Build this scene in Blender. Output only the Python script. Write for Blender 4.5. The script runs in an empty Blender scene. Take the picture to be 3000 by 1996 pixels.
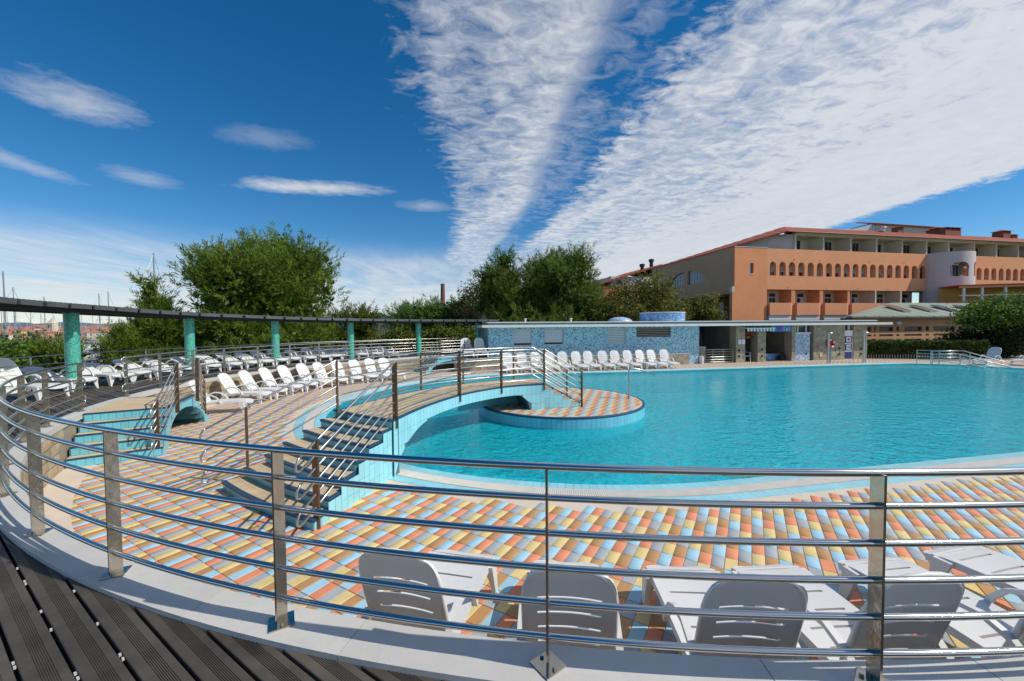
import bpy, math, random
import numpy as np
from mathutils import Vector, Matrix, Quaternion
R_ = math.radians
random.seed(7); rng = np.random.default_rng(11)
S = bpy.context.scene
COL = S.collection

# ------------------------------------------------------------------ camera
CZ = 1.682
cd = bpy.data.cameras.new('camera'); cam = bpy.data.objects.new('camera', cd); COL.objects.link(cam)
cd.sensor_width = 36.0; cd.lens = 14.136; cd.clip_start = 0.05; cd.clip_end = 20000
cam.location = (0, 0, CZ)
cam.matrix_world = Matrix.Translation((0, 0, CZ)) @ Matrix.Rotation(R_(90 - 1.874), 4, 'X') @ Matrix.Rotation(-0.008, 4, 'Z')
S.camera = cam
S.render.engine = 'CYCLES'
S.cycles.use_denoising = True
S.cycles.max_bounces = 8; S.cycles.transparent_max_bounces = 16
S.cycles.sample_clamp_indirect = 6.0
S.view_settings.view_transform = 'Standard'; S.view_settings.look = 'None'
S.view_settings.exposure = 0.0; S.view_settings.gamma = 1.0
S.view_settings.use_curve_mapping = False

# ------------------------------------------------------------------ sky with clouds
SUN_AZ = Vector((0.974, -0.225)); SUN_EL = R_(45.5)
w = bpy.data.worlds.new('World'); S.world = w; w.use_nodes = True
nt = w.node_tree; nt.nodes.clear(); N = nt.nodes; L = nt.links
def wn(t, **k):
    n = N.new(t)
    for a, b in k.items(): setattr(n, a, b)
    return n
def wm(op, a, b=None, c=None, clamp=False):
    n = wn('ShaderNodeMath', operation=op); n.use_clamp = clamp
    for i, x in enumerate((a, b, c)):
        if x is None: continue
        if isinstance(x, (int, float)): n.inputs[i].default_value = x
        else: L.new(x, n.inputs[i])
    return n.outputs[0]
def wramp(fac, stops, interp='EASE'):
    n = wn('ShaderNodeValToRGB'); cr = n.color_ramp; cr.interpolation = interp
    cr.elements[0].position = stops[0][0]; cr.elements[0].color = (stops[0][1],) * 3 + (1,)
    cr.elements[1].position = stops[-1][0]; cr.elements[1].color = (stops[-1][1],) * 3 + (1,)
    for p, v in stops[1:-1]:
        e = cr.elements.new(p); e.color = (v, v, v, 1)
    L.new(fac, n.inputs[0]); return n.outputs[0]
sky = wn('ShaderNodeTexSky', sky_type='NISHITA'); sky.sun_disc = False
sky.sun_elevation = SUN_EL; sky.sun_rotation = math.atan2(SUN_AZ.x, SUN_AZ.y)
sky.altitude = 1200; sky.air_density = 1.0; sky.dust_density = 0.1; sky.ozone_density = 3.0
tc = wn('ShaderNodeTexCoord'); sp = wn('ShaderNodeSeparateXYZ'); L.new(tc.outputs['Generated'], sp.inputs[0])
X, Y, Z = sp.outputs
zc = wm('MAXIMUM', Z, 0.02)
px = wm('DIVIDE', X, zc); py = wm('DIVIDE', Y, zc)
dx, dy = -0.1428, 0.9897            # the cloud streets run along this direction
al = wm('ADD', wm('MULTIPLY', px, dx), wm('MULTIPLY', py, dy))
cr_ = wm('ADD', wm('MULTIPLY', px, dy), wm('MULTIPLY', py, -dx))
cb = wn('ShaderNodeCombineXYZ'); L.new(al, cb.inputs[0]); L.new(cr_, cb.inputs[1])
def wnoise(scale, detail, rough, dist=0.0, sx=1, sy=1, off=0.0):
    mp = wn('ShaderNodeMapping'); mp.inputs['Scale'].default_value = (sx, sy, 1); mp.inputs['Location'].default_value = (off, off * .7, off)
    L.new(cb.outputs[0], mp.inputs[0]); n = wn('ShaderNodeTexNoise'); n.noise_dimensions = '3D'
    n.inputs['Scale'].default_value = scale; n.inputs['Detail'].default_value = detail
    n.inputs['Roughness'].default_value = rough; n.inputs['Distortion'].default_value = dist
    L.new(mp.outputs[0], n.inputs[0]); return n.outputs[0]
big = wnoise(0.9, 3, .5, 0, .5, 1, 3.1)
fine = wnoise(7.5, 8, .64, .55, 1.7, 1.15, 1.7)
streak = wnoise(2.2, 6, .62, .3, .28, 1, 9.3)
soft = wnoise(1.5, 4, .55, .2, .35, 1, 5.5)
# coverage across the streets
cw = wm('ADD', wm('ADD', cr_, wm('MULTIPLY', wm('SUBTRACT', big, .5), .7)), wm('MULTIPLY', wm('SUBTRACT', fine, .5), wm('MULTIPLY', wm('ADD', wm('ABSOLUTE', cr_), .4), .22)))
cov = wramp(wm('MULTIPLY', wm('ADD', cw, 2.0), 1 / 8.0), [(0.0, .0), (.205, .0), (.262, .50), (.315, .58), (.336, .34), (.356, .30), (.378, .58), (.43, .62), (.475, .70), (.60, .86), (.69, .80), (.745, .10), (.80, .0), (1.0, .0)])
mixn = wm('ADD', wm('MULTIPLY', fine, .60), wm('MULTIPLY', streak, .40))
den = wm('SUBTRACT', wm('ADD', mixn, wm('MULTIPLY', cov, .74)), .70)
a1 = wm('MULTIPLY', wm('MULTIPLY', den, 2.9, clamp=True), wm('MULTIPLY', cov, 2.2, clamp=True))
# low layer towards the horizon
r2 = wm('SQRT', wm('ADD', wm('MULTIPLY', px, px), wm('MULTIPLY', py, py)))
lowm = wramp(wm('DIVIDE', r2, 14.0), [(0.0, 0), (.33, 0), (.52, .60), (1.0, .86)])
lows = wramp(wm('MULTIPLY', wm('ADD', cr_, 8.0), 1 / 16.0), [(0, 1), (.62, 1), (.74, .0), (1, .0)])
low = wm('MULTIPLY', wm('MULTIPLY', lowm, lows), wm('ADD', wm('MULTIPLY', wm('SUBTRACT', wm('ADD', streak, wm('MULTIPLY', soft, .6)), .8), 2.2), .95), clamp=True)
# a few separate wisps in the blue
def wisp(a0, c0, ra, rc, amp):
    u = wm('DIVIDE', wm('SUBTRACT', al, a0), ra); v = wm('DIVIDE', wm('SUBTRACT', cr_, c0), rc)
    d = wm('SUBTRACT', 1.0, wm('SQRT', wm('ADD', wm('MULTIPLY', u, u), wm('MULTIPLY', v, v))), clamp=True)
    return wm('MULTIPLY', wm('MULTIPLY', wm('SUBTRACT', wm('ADD', wm('MULTIPLY', d, .75), wm('ADD', wm('MULTIPLY', streak, .5), wm('MULTIPLY', fine, .5))), .70), 2.2, clamp=True), amp)
wis = wm('MAXIMUM', wisp(2.05, -1.62, .36, .32, .62), wisp(3.05, -1.0, .24, .80, .85))
wis = wm('MAXIMUM', wis, wisp(2.75, -2.55, .7, .22, .45)); wis = wm('MAXIMUM', wis, wisp(2.3, -.95, .22, .35, .22)); wis = wm('MAXIMUM', wis, wisp(3.0, -2.0, .35, .3, .35)); wis = wm('MAXIMUM', wis, wisp(3.4, -.2, .3, .35, .4))
alpha = wm('MAXIMUM', wm('MAXIMUM', a1, low), wis)
alpha = wm('MULTIPLY', alpha, wramp(Z, [(0.0, .70), (.02, .80), (.06, 1), (1, 1)]), clamp=True)
hs = wn('ShaderNodeHueSaturation'); hs.inputs['Saturation'].default_value = 1.36; hs.inputs['Hue'].default_value = .497; L.new(sky.outputs[0], hs.inputs['Color'])
bg1 = wn('ShaderNodeBackground'); L.new(hs.outputs[0], bg1.inputs[0]); bg1.inputs[1].default_value = 0.112
bg2 = wn('ShaderNodeBackground'); bg2.inputs[0].default_value = (.88, .90, .93, 1)
L.new(wm('ADD', .62, wm('MULTIPLY', wm('ADD', wm('MULTIPLY', fine, .5), wm('MULTIPLY', streak, .5)), .42)), bg2.inputs[1])
mx = wn('ShaderNodeMixShader'); L.new(wm('MULTIPLY', alpha, .86), mx.inputs[0]); L.new(bg1.outputs[0], mx.inputs[1]); L.new(bg2.outputs[0], mx.inputs[2])
out = wn('ShaderNodeOutputWorld'); L.new(mx.outputs[0], out.inputs[0])

sd = bpy.data.lights.new('sun', 'SUN'); sd.energy = 3.7; sd.angle = R_(.53); sd.color = (1, .93, .83)
sun = bpy.data.objects.new('sun', sd); COL.objects.link(sun)
sv = Vector((SUN_AZ.x * math.cos(SUN_EL), SUN_AZ.y * math.cos(SUN_EL), math.sin(SUN_EL)))
sun.rotation_euler = (-sv).to_track_quat('-Z', 'Y').to_euler(); sun.location = (30, -10, 40)

# ------------------------------------------------------------------ materials
def lin(c): return tuple((x / 12.92 if x <= .04045 else ((x + .055) / 1.055) ** 2.4) for x in (v / 255 for v in c))
MATS = {}
def M(name, col, rough=.6, metal=0.0, var=0.12, vscale=3.0, bump=0.0, bscale=40.0, rand=0.0, spec=.5, coat=0.0, dirt=0.0, space='pos', aniso=None):
    """procedural material: base colour with noise variation, optional per-object variation, fine bump"""
    if name in MATS: return MATS[name]
    m = bpy.data.materials.new(name); m.use_nodes = True; t = m.node_tree; n = t.nodes; l = t.links
    b = n['Principled BSDF']; b.inputs['Roughness'].default_value = rough; b.inputs['Metallic'].default_value = metal
    b.inputs['Specular IOR Level'].default_value = spec; b.inputs['Coat Weight'].default_value = coat
    g = n.new('ShaderNodeNewGeometry'); src = g.outputs['Position']
    if space == 'obj':
        q = n.new('ShaderNodeTexCoord'); src = q.outputs['Object']
    if aniso:
        mp = n.new('ShaderNodeMapping'); mp.inputs['Scale'].default_value = aniso; l.new(src, mp.inputs[0]); src = mp.outputs[0]
    nz = n.new('ShaderNodeTexNoise'); nz.inputs['Scale'].default_value = vscale; nz.inputs['Detail'].default_value = 6; nz.inputs['Roughness'].default_value = .6
    l.new(src, nz.inputs[0])
    mixc = n.new('ShaderNodeMix'); mixc.data_type = 'RGBA'
    mixc.inputs[6].default_value = tuple(max(0, x * (1 - var)) for x in col) + (1,)
    mixc.inputs[7].default_value = tuple(min(1, x * (1 + var)) for x in col) + (1,)
    mr = n.new('ShaderNodeMapRange'); mr.inputs[1].default_value = .3; mr.inputs[2].default_value = .7; l.new(nz.outputs[0], mr.inputs[0]); l.new(mr.outputs[0], mixc.inputs[0])
    o = mixc.outputs[2]
    if rand:
        oi = n.new('ShaderNodeObjectInfo'); h = n.new('ShaderNodeHueSaturation'); r2 = n.new('ShaderNodeMapRange')
        r2.inputs[3].default_value = 1 - rand; r2.inputs[4].default_value = 1 + rand; l.new(oi.outputs['Random'], r2.inputs[0])
        l.new(r2.outputs[0], h.inputs['Value']); l.new(o, h.inputs['Color']); o = h.outputs[0]
    if dirt:
        nd = n.new('ShaderNodeTexNoise'); nd.inputs['Scale'].default_value = vscale * 2.7; nd.inputs['Detail'].default_value = 8; nd.inputs['Roughness'].default_value = .7; l.new(src, nd.inputs[0])
        md = n.new('ShaderNodeMapRange'); md.inputs[1].default_value = .52; md.inputs[2].default_value = .75; md.inputs[4].default_value = dirt; l.new(nd.outputs[0], md.inputs[0])
        mc = n.new('ShaderNodeMix'); mc.data_type = 'RGBA'; mc.inputs[7].default_value = tuple(x * .35 for x in col) + (1,); l.new(md.outputs[0], mc.inputs[0]); l.new(o, mc.inputs[6]); o = mc.outputs[2]
    l.new(o, b.inputs['Base Color'])
    if bump:
        nb = n.new('ShaderNodeTexNoise'); nb.inputs['Scale'].default_value = bscale; nb.inputs['Detail'].default_value = 4; l.new(src, nb.inputs[0])
        bp = n.new('ShaderNodeBump'); bp.inputs['Strength'].default_value = bump; bp.inputs['Distance'].default_value = .01; l.new(nb.outputs[0], bp.inputs['Height']); l.new(bp.outputs[0], b.inputs['Normal'])
    MATS[name] = m; return m
def mosaic(name, cols, scale=20.0, rough=.35):
    """small glass mosaic: random cells between a few blues"""
    if name in MATS: return MATS[name]
    m = bpy.data.materials.new(name); m.use_nodes = True; t = m.node_tree; n = t.nodes; l = t.links; b = n['Principled BSDF']
    b.inputs['Roughness'].default_value = rough
    g = n.new('ShaderNodeNewGeometry'); v = n.new('ShaderNodeTexVoronoi'); v.inputs['Scale'].default_value = scale; l.new(g.outputs['Position'], v.inputs[0])
    s = n.new('ShaderNodeSeparateColor'); l.new(v.outputs['Color'], s.inputs[0])
    r = n.new('ShaderNodeValToRGB'); r.color_ramp.interpolation = 'CONSTANT'; k = len(cols)
    r.color_ramp.elements[0].color = cols[0] + (1,); r.color_ramp.elements[0].position = 0
    r.color_ramp.elements[1].color = cols[1] + (1,); r.color_ramp.elements[1].position = 1 / k
    for i in range(2, k):
        e = r.color_ramp.elements.new(i / k); e.color = cols[i] + (1,)
    l.new(s.outputs[0], r.inputs[0]); l.new(r.outputs[0], b.inputs['Base Color'])
    MATS[name] = m; return m

# ------------------------------------------------------------------ mesh helpers
ORG = {}
def tag(o, label=None, cat=None, group=None, kind=None):
    if label: o['label'] = label
    if cat: o['category'] = cat
    if group: o['group'] = group
    if kind: o['kind'] = kind
    return o
def thing(name, label, cat, loc=(0, 0, 0), rz=0.0, group=None):
    o = bpy.data.objects.new(name, None); COL.objects.link(o); o.location = loc; o.rotation_euler = (0, 0, rz); o.empty_display_size = .1
    ORG[o.name] = Vector(loc); return tag(o, label, cat, group)
def link(name, me, parent=None):
    o = bpy.data.objects.new(name, me); COL.objects.link(o)
    if parent is not None:
        o.parent = parent; ORG[o.name] = ORG.get(parent.name, Vector((0, 0, 0)))
    return o
class MB:
    def __init__(s): s.v = []; s.f = []; s.mi = []
    def add(s, vs, fs, mi=0):
        b = len(s.v); s.v.extend([tuple(map(float, p)) for p in vs]); s.f.extend([tuple(i + b for i in f) for f in fs]); s.mi.extend([mi] * len(fs)); return s
    def box(s, x0, x1, y0, y1, z0, z1, mi=0, T=None):
        vs = [(x, y, z) for z in (z0, z1) for x, y in ((x0, y0), (x1, y0), (x1, y1), (x0, y1))]
        if T is not None: vs = [T(*p) for p in vs]
        return s.add(vs, [(0, 3, 2, 1), (4, 5, 6, 7), (0, 1, 5, 4), (1, 2, 6, 5), (2, 3, 7, 6), (3, 0, 4, 7)], mi)
    def prism(s, poly, z0, z1, mi=0, T=None, caps=True):
        n = len(poly); vs = [(x, y, z0) for x, y in poly] + [(x, y, z1) for x, y in poly]
        if T is not None: vs = [T(*p) for p in vs]
        fs = [(i, (i + 1) % n, n + (i + 1) % n, n + i) for i in range(n)]
        if caps: fs += [tuple(range(n - 1, -1, -1)), tuple(range(n, 2 * n))]
        return s.add(vs, fs, mi)
    def tube(s, pts, r, k=8, mi=0, cap=True, closed=False, r1=None):
        pts = [Vector(p) for p in pts]; n = len(pts); vs = []; up = None
        for i, p in enumerate(pts):
            a = pts[i - 1] if i else (pts[-1] if closed else p); b = pts[(i + 1) % n] if (i < n - 1 or closed) else p
            t = (b - a); t = t.normalized() if t.length > 1e-9 else Vector((0, 0, 1))
            if up is None:
                up = Vector((0, 0, 1)) if abs(t.z) < .9 else Vector((1, 0, 0))
            sd_ = t.cross(up)
            if sd_.length < 1e-6: sd_ = t.cross(Vector((.3, .8, .1)))
            sd_.normalize(); u2 = sd_.cross(t).normalized(); up = u2
            rr = r if r1 is None else r + (r1 - r) * i / max(1, n - 1)
            for j in range(k):
                an = 2 * math.pi * j / k; vs.append(p + sd_ * (math.cos(an) * rr) + u2 * (math.sin(an) * rr))
        fs = []; m = n if closed else n - 1
        for i in range(m):
            for j in range(k):
                a = i * k + j; b = i * k + (j + 1) % k; c = ((i + 1) % n) * k + (j + 1) % k; d = ((i + 1) % n) * k + j; fs.append((a, d, c, b))
        if cap and not closed: fs += [tuple(range(k)), tuple(range((n - 1) * k + k - 1, (n - 1) * k - 1, -1))]
        return s.add(vs, fs, mi)
    def sweep(s, pts, hw, hh, side, mi=0):
        """rectangular bar along pts; side = constant sideways unit vector"""
        pts = [Vector(p) for p in pts]; sd_ = Vector(side); n = len(pts); vs = []
        for i, p in enumerate(pts):
            t = (pts[min(n - 1, i + 1)] - pts[max(0, i - 1)]).normalized(); u = sd_.cross(t).normalized()
            vs += [p - sd_ * hw - u * hh, p + sd_ * hw - u * hh, p + sd_ * hw + u * hh, p - sd_ * hw + u * hh]
        fs = [(0, 1, 2, 3), tuple((n - 1) * 4 + i for i in (3, 2, 1, 0))]
        for i in range(n - 1):
            for j in range(4): fs.append((i * 4 + j, (i + 1) * 4 + j, (i + 1) * 4 + (j + 1) % 4, i * 4 + (j + 1) % 4))
        return s.add(vs, fs, mi)
    def lathe(s, prof, c=(0, 0, 0), k=24, mi=0):
        vs = []; n = len(prof)
        for r, z in prof:
            for j in range(k): a = 2 * math.pi * j / k; vs.append((c[0] + r * math.cos(a), c[1] + r * math.sin(a), c[2] + z))
        fs = [(i * k + j, i * k + (j + 1) % k, (i + 1) * k + (j + 1) % k, (i + 1) * k + j) for i in range(n - 1) for j in range(k)]
        fs += [tuple(range(k - 1, -1, -1)), tuple(range((n - 1) * k, n * k))]
        return s.add(vs, fs, mi)
    def build(s, name, mat, parent=None, smooth=False, fix=True):
        me = bpy.data.meshes.new(name)
        off = ORG.get(parent.name, Vector((0, 0, 0))) if parent is not None else Vector((0, 0, 0))
        vs = [(a - off.x, b - off.y, c - off.z) for a, b, c in s.v] if off.length else s.v
        me.from_pydata(vs, [], s.f)
        for m in (mat if isinstance(mat, (list, tuple)) else [mat]): me.materials.append(m)
        if isinstance(mat, (list, tuple)): me.polygons.foreach_set('material_index', s.mi)
        if fix:
            import bmesh
            bm = bmesh.new(); bm.from_mesh(me); bmesh.ops.recalc_face_normals(bm, faces=bm.faces); bm.to_mesh(me); bm.free()
        if smooth: me.polygons.foreach_set('use_smooth', [True] * len(me.polygons))
        me.update(); return link(name, me, parent)
def copy_tree(o, parent=None):
    c = o.copy(); COL.objects.link(c)
    if parent is not None: c.parent = parent
    for ch in o.children: copy_tree(ch, c)
    return c
def autosmooth(o, ang=40):
    me = o.data; me.polygons.foreach_set('use_smooth', [True] * len(me.polygons))
    try: me.set_sharp_from_angle(angle=R_(ang))
    except Exception: pass
    return o

# ------------------------------------------------------------------ plan geometry of the pool terrace
CX, CY = 1.888, 14.202                       # centre of the round terrace
def P(r, th, z=None):
    a = R_(th); x, y = CX + r * math.cos(a), CY + r * math.sin(a)
    return (x, y) if z is None else (x, y, z)
def lerp(x, t):
    if x <= t[0][0]: return t[0][1]
    for (a, b), (c, d) in zip(t, t[1:]):
        if x <= c: return b + (d - b) * (x - a) / (c - a)
    return t[-1][1]
# t runs along the terrace: t = -th for th<0 ... measured clockwise from th=-60 over -180 to 100  (use angle phi = -th mod 360)
def phi(th): return (-th) % 360
def thof(p): return -p if p <= 180 else 360 - p
KT = [(60, 1), (183, 1), (190, .985), (200, .962), (220, .957), (235, .98), (250, 1.0)]
def K(p): return lerp(p, KT)
ZD = -0.848      # pool deck
ZW = -0.885      # water
E = Vector((math.cos(R_(11.5)), math.sin(R_(11.5)))); NN = Vector((-E.y, E.x))   # axes shared by the pool, the pool house and the hotel
# ------------------------------------------------------------------ base materials
m_concrete = M('pale_filler', lin((214, 200, 182)), .8, var=.06, vscale=2, bump=.2, bscale=90)
m_coping = M('coping_stone', (.56, .55, .52), .75, var=.07, vscale=2.2, bump=.25, bscale=160, rand=.04, dirt=.16)
m_stone = M('wall_stone', (.40, .32, .21), .85, var=.28, vscale=4, bump=.7, bscale=35, rand=.2, dirt=.3)
m_mortar = M('mortar', (.30, .26, .20), .9, var=.1)
m_board = M('deck_board', (.088, .074, .058), .6, var=.38, vscale=2.6, bump=.12, bscale=220, rand=.18, dirt=.25)
m_dark = M('shadow_gap', (.012, .011, .01), .9, var=.1)
m_clip = M('deck_clip', (.55, .55, .54), .5, var=.05)
TC = [lin((164, 206, 224)), lin((228, 146, 108)), lin((168, 174, 178)), lin((222, 200, 138)), lin((188, 144, 94))]
m_tile = [M('tile_' + n, c, .55, var=.10, vscale=5, bump=.12, bscale=130, rand=.06, dirt=.10) for n, c in zip(('blue', 'orange', 'grey', 'yellow', 'brown'), TC)]
m_btile = M('pool_tile', lin((150, 214, 226)), .3, var=.08, vscale=3, rand=.05)
m_btile2 = M('pool_tile_deep', lin((112, 194, 212)), .3, var=.08, vscale=3, rand=.06)
m_grout = M('grout', lin((70, 120, 132)), .8, var=.1)
m_grate = M('overflow_grate', (.72, .69, .62), .6, var=.08, vscale=6)
m_navy = M('nosing_tile', lin((38, 74, 104)), .45, var=.15, vscale=4, rand=.06)
m_tan = M('tread_tile', lin((206, 184, 148)), .65, var=.12, vscale=4, bump=.15, bscale=120, rand=.05, dirt=.12)
m_steel = M('steel', (.54, .53, .51), .33, 1.0, var=.05, vscale=9)
m_steel2 = M('brushed_steel', (.50, .46, .40), .28, 1.0, var=.14, vscale=7, dirt=.2)
m_bronze = M('brown_post', (.19, .13, .085), .35, .85, var=.2, vscale=6)

# ------------------------------------------------------------------ terrace deck boards
PH0, PH1 = 62.0, 262.0
def ring_mesh(r0, r1, z0, z1, p0, p1, step=3.0, kf=K):
    mb = MB(); n = max(2, int((p1 - p0) / step)); ps = [p0 + (p1 - p0) * i / n for i in range(n + 1)]
    vs = []
    for p in ps:
        t = thof(p); k = kf(p)
        for r, z in ((r0, z0), (r1, z0), (r1, z1), (r0, z1)): vs.append(P(r * k, t, z))
    fs = [(0, 1, 2, 3), tuple(n * 4 + i for i in (3, 2, 1, 0))]
    for i in range(n):
        for j in range(4): fs.append((i * 4 + j, i * 4 + (j + 1) % 4, (i + 1) * 4 + (j + 1) % 4, (i + 1) * 4 + j))
    return mb.add(vs, fs)
terrace = tag(ring_mesh(12.30, 16.6, -.30, -.075, PH0, PH1).build('terrace', m_dark), kind='structure')
bdir = Vector((math.cos(R_(-32.8)), math.sin(R_(-32.8)))); bn = Vector((-bdir.y, bdir.x)); Cc = Vector((CX, CY))
BW, BP = .141, .1575
off0 = Vector((-3.18, 2.77)).dot(bn) + .006            # a gap lies here
def inside_ring(q):
    d = q - Cc; r = d.length; p = phi(math.degrees(math.atan2(d.y, d.x))); 
    return PH0 + 1 < p < PH1 - 1 and 12.42 * K(p) < r < 16.55 * K(p)
def edge_s(o, s, ds):
    """slide from a point inside along the board to the ring border"""
    q = s
    for st in (.05, .01):
        while inside_ring(bn * o + bdir * (q + ds * st)): q += ds * st
    return q
boards = []
k0 = int((Cc.dot(bn) - 17 - off0) / BP)
for k in range(k0, k0 + 220):
    oa = off0 + k * BP; oc = oa + BP / 2
    s = Cc.dot(bdir) - 17.5; run = None
    send = s + 35; step = .12
    while s < send:
        ins = inside_ring(bn * oc + bdir * s)
        if ins and run is None: run = s
        if not ins and run is not None:
            boards.append((oa, run, s - step)); run = None
        s += step
    if run is not None: boards.append((oa, run, s - step))
segs = []
for oa, s0, s1 in boards:
    if s1 - s0 < .15: continue
    a = s0; random.seed(int(oa * 1000) + int(s0 * 10)); ln = random.uniform(1.4, 3.4)
    while a < s1:
        b = min(s1, a + ln)
        if s1 - b < .5: b = s1
        q = bn * (oa + BP / 2) + bdir * ((a + b) / 2)
        # keep what can be seen: drop boards well behind the camera and right of it
        if q.y > -1.2 and q.x < 2.2: segs.append((oa, a, b, a == s0, b == s1, q))
        a = b; ln = 3.0
segs.sort(key=lambda t: min((bn * t[0] + bdir * (t[1] + (t[2] - t[1]) * f)).length for f in (0, .5, 1)))
def board_mesh(mb, oa, a, b, fa, fb, ribbed):
    g_ = (BP - BW) / 2
    prof = [(g_, -.03), (g_, -.004), (g_ + .004, 0)]
    if ribbed:
        x = g_ + .047
        while x < g_ + .099:
            prof += [(x, 0), (x + .0015, -.004), (x + .0045, -.004), (x + .006, 0)]; x += .0083
    prof += [(g_ + BW - .004, 0), (g_ + BW, -.004), (g_ + BW, -.03)]
    n = len(prof); vs = []
    for end in (0, 1):
        for x, z in prof:
            o = oa + x; s = (a, b)[end] + (.0015 if end == 0 else -.0015)
            if (end == 0 and fa) or (end == 1 and fb):
                # follow the round border
                base = (a, b)[end]; m = (a + b) / 2
                s = edge_s(o, m, -1 if end == 0 else 1) if inside_ring(bn * o + bdir * m) else base
            q = bn * o + bdir * s; vs.append((q.x, q.y, z - .03 + .0))
    fs = [(i, i + 1, n + i + 1, n + i) for i in range(n - 1)] + [tuple(range(n - 1, -1, -1)), tuple(range(n, 2 * n))]
    mb.add(vs, fs)
rest = MB()
for i, (oa, a, b, fa, fb, q) in enumerate(segs):
    if i < 290:
        mb = MB(); board_mesh(mb, oa, a, b, fa, fb, i < 120); mb.build('board', m_board, terrace, fix=False)
    elif q.x < 1: board_mesh(rest, oa, a, b, fa, fb, False)
tag(rest.build('board', m_board, terrace, fix=False), kind='stuff')
# pale clips in the gaps near the camera
cm = MB().box(-.009, .009, -.005, .005, -.012, -.001).build('deck_clip', m_clip, terrace); c_first = cm
cl = []
for kk in range(-16, 10):
    random.seed(kk + 50)
    oa = off0 + kk * BP; s = -4.6 + random.uniform(0, .4)
    while s < 3:
        q = bn * oa + bdir * s
        if inside_ring(q) and -4.7 < q.x < .9 and q.y > 1.15: cl.append((q, ))
        if random.random() < .35:
            q2 = bn * oa + bdir * (s + .05)
            if inside_ring(q2) and -4.7 < q2.x < .9 and q2.y > 1.15: cl.append((q2, ))
        s += random.choice((.28, .42, .55))
for i, (q,) in enumerate(cl[:90]):
    o = cm if i == 0 else cm.copy()
    if i: COL.objects.link(o)
    o.location = (q.x, q.y, -.029); o.rotation_euler = (0, 0, R_(-32.8) + random.uniform(-.1, .1))

# ------------------------------------------------------------------ coping slabs and stone wall
coping = tag(ring_mesh(12.26, 12.49, -.09, -.012, PH0, PH1).build('coping', m_mortar), kind='structure')
gaps = [(151.9, 161.0), (230.5, 249.0)]          # openings where the landings join
p = 98.0 - 4.95 * 7
while p < PH1 - 5:
    q = p + 4.95
    ring_mesh(12.24, 12.50, -.10, 0.0, p + .012, q - .012, .9).build('slab', m_coping, coping); p = q
wall = tag(ring_mesh(12.275, 12.36, -1.0, -.10, PH0, PH1).build('terrace_wall', m_mortar), 'round retaining wall of rough tan stone blocks under the terrace coping', 'wall')
hgt = [-.845, -.66, -.49, -.30, -.102]
def block(p0, p1, z0, z1, r):
    mb = MB(); vs = []; j = lambda s: random.uniform(-s, s); n = 3
    for i in range(n + 1):
        pp = p0 + (p1 - p0) * i / n; k = K(pp)
        rr = r + j(.008)
        for dr, z in ((.06, z0), (-.0 - .006, z0 + .012), (-.012, (z0 + z1) / 2 + j(.02)), (-.006, z1 - .012), (.06, z1)): vs.append(P((rr + dr) * k, thof(pp), z))
    for i in range(n):
        for t in range(4): mb.f.append((i * 5 + t, i * 5 + t + 1, i * 5 + t + 6, i * 5 + t + 5)); mb.mi.append(0)
    mb.v = vs; mb.f += [tuple(range(5)), tuple(n * 5 + i for i in range(4, -1, -1))]; mb.mi += [0, 0]
    return mb
nb_ = 0
for row in range(4):
    random.seed(row + 3); p = 112.0 + row * .9
    while p < 246:
        wdt = random.uniform(1.5, 3.0) * (1 if p < 190 else 1.3)
        vis = (p + wdt < 146.5) or p > 164
        if vis and nb_ < 296:
            block(p + .04, p + wdt - .04, hgt[row] + .006, hgt[row + 1] - .006, 12.25).build('stone', m_stone, wall, fix=False); nb_ += 1
        p += wdt

# ------------------------------------------------------------------ pool outline
def rpool(p): return lerp(p, [(78, 7.80), (170, 7.74), (190, 7.55), (210, 7.45), (235, 7.6), (249, 7.70)])
outl = []
near0 = Vector(P(7.8, -78.5))
for i in range(0, 9): 
    q = near0 + E * (26.0 * (8 - i) / 8 * (1 if i else 1)); outl.append((q.x, q.y))
p = 80.0
while p <= 249: outl.append(P(rpool(p), thof(p))); p += 1.5
for q in ((0.9, 21.72), (2.81, 21.98), (6.7, 22.55), (10.7, 23.25), (16.7, 24.42), (24.0, 25.75), (26.0, 25.9), (27.6, 25.2), (28.6, 23.2), (30.2, 20.5), (31.0, 17.0), (30.6, 14.0), (29.9, 12.6)): outl.append(q)
outl = outl[::-1]                                   # counter-clockwise
OUT = np.array(outl)
def offset(poly, d):
    n = len(poly); t = np.roll(poly, -1, 0) - np.roll(poly, 1, 0); t /= np.linalg.norm(t, axis=1)[:, None]
    return poly + np.stack([t[:, 1], -t[:, 0]], 1) * d
def resample(poly, step):
    pts = np.vstack([poly, poly[:1]]); seg = np.linalg.norm(np.diff(pts, axis=0), axis=1); cum = np.r_[0, np.cumsum(seg)]
    n = int(cum[-1] / step); s = np.linspace(0, cum[-1], n, endpoint=False)
    return np.stack([np.interp(s, cum, pts[:, 0]), np.interp(s, cum, pts[:, 1])], 1)
OUT = resample(OUT, .125)
def strip(d0, d1, z0, z1, gap=0.0, sel=None, T=None):
    """blocks between two offsets of the pool outline"""
    a, b = offset(OUT, d0), offset(OUT, d1); n = len(OUT); res = []
    for i in range(n):
        j = (i + 1) % n; A, B, C_, D = a[i], a[j], b[j], b[i]
        if gap:
            g_ = gap / .125 / 2; A, B = A + (B - A) * g_, B + (A - B) * g_; D, C_ = D + (C_ - D) * g_, C_ + (D - C_) * g_
        res.append((A, B, C_, D))
    return res
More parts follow.
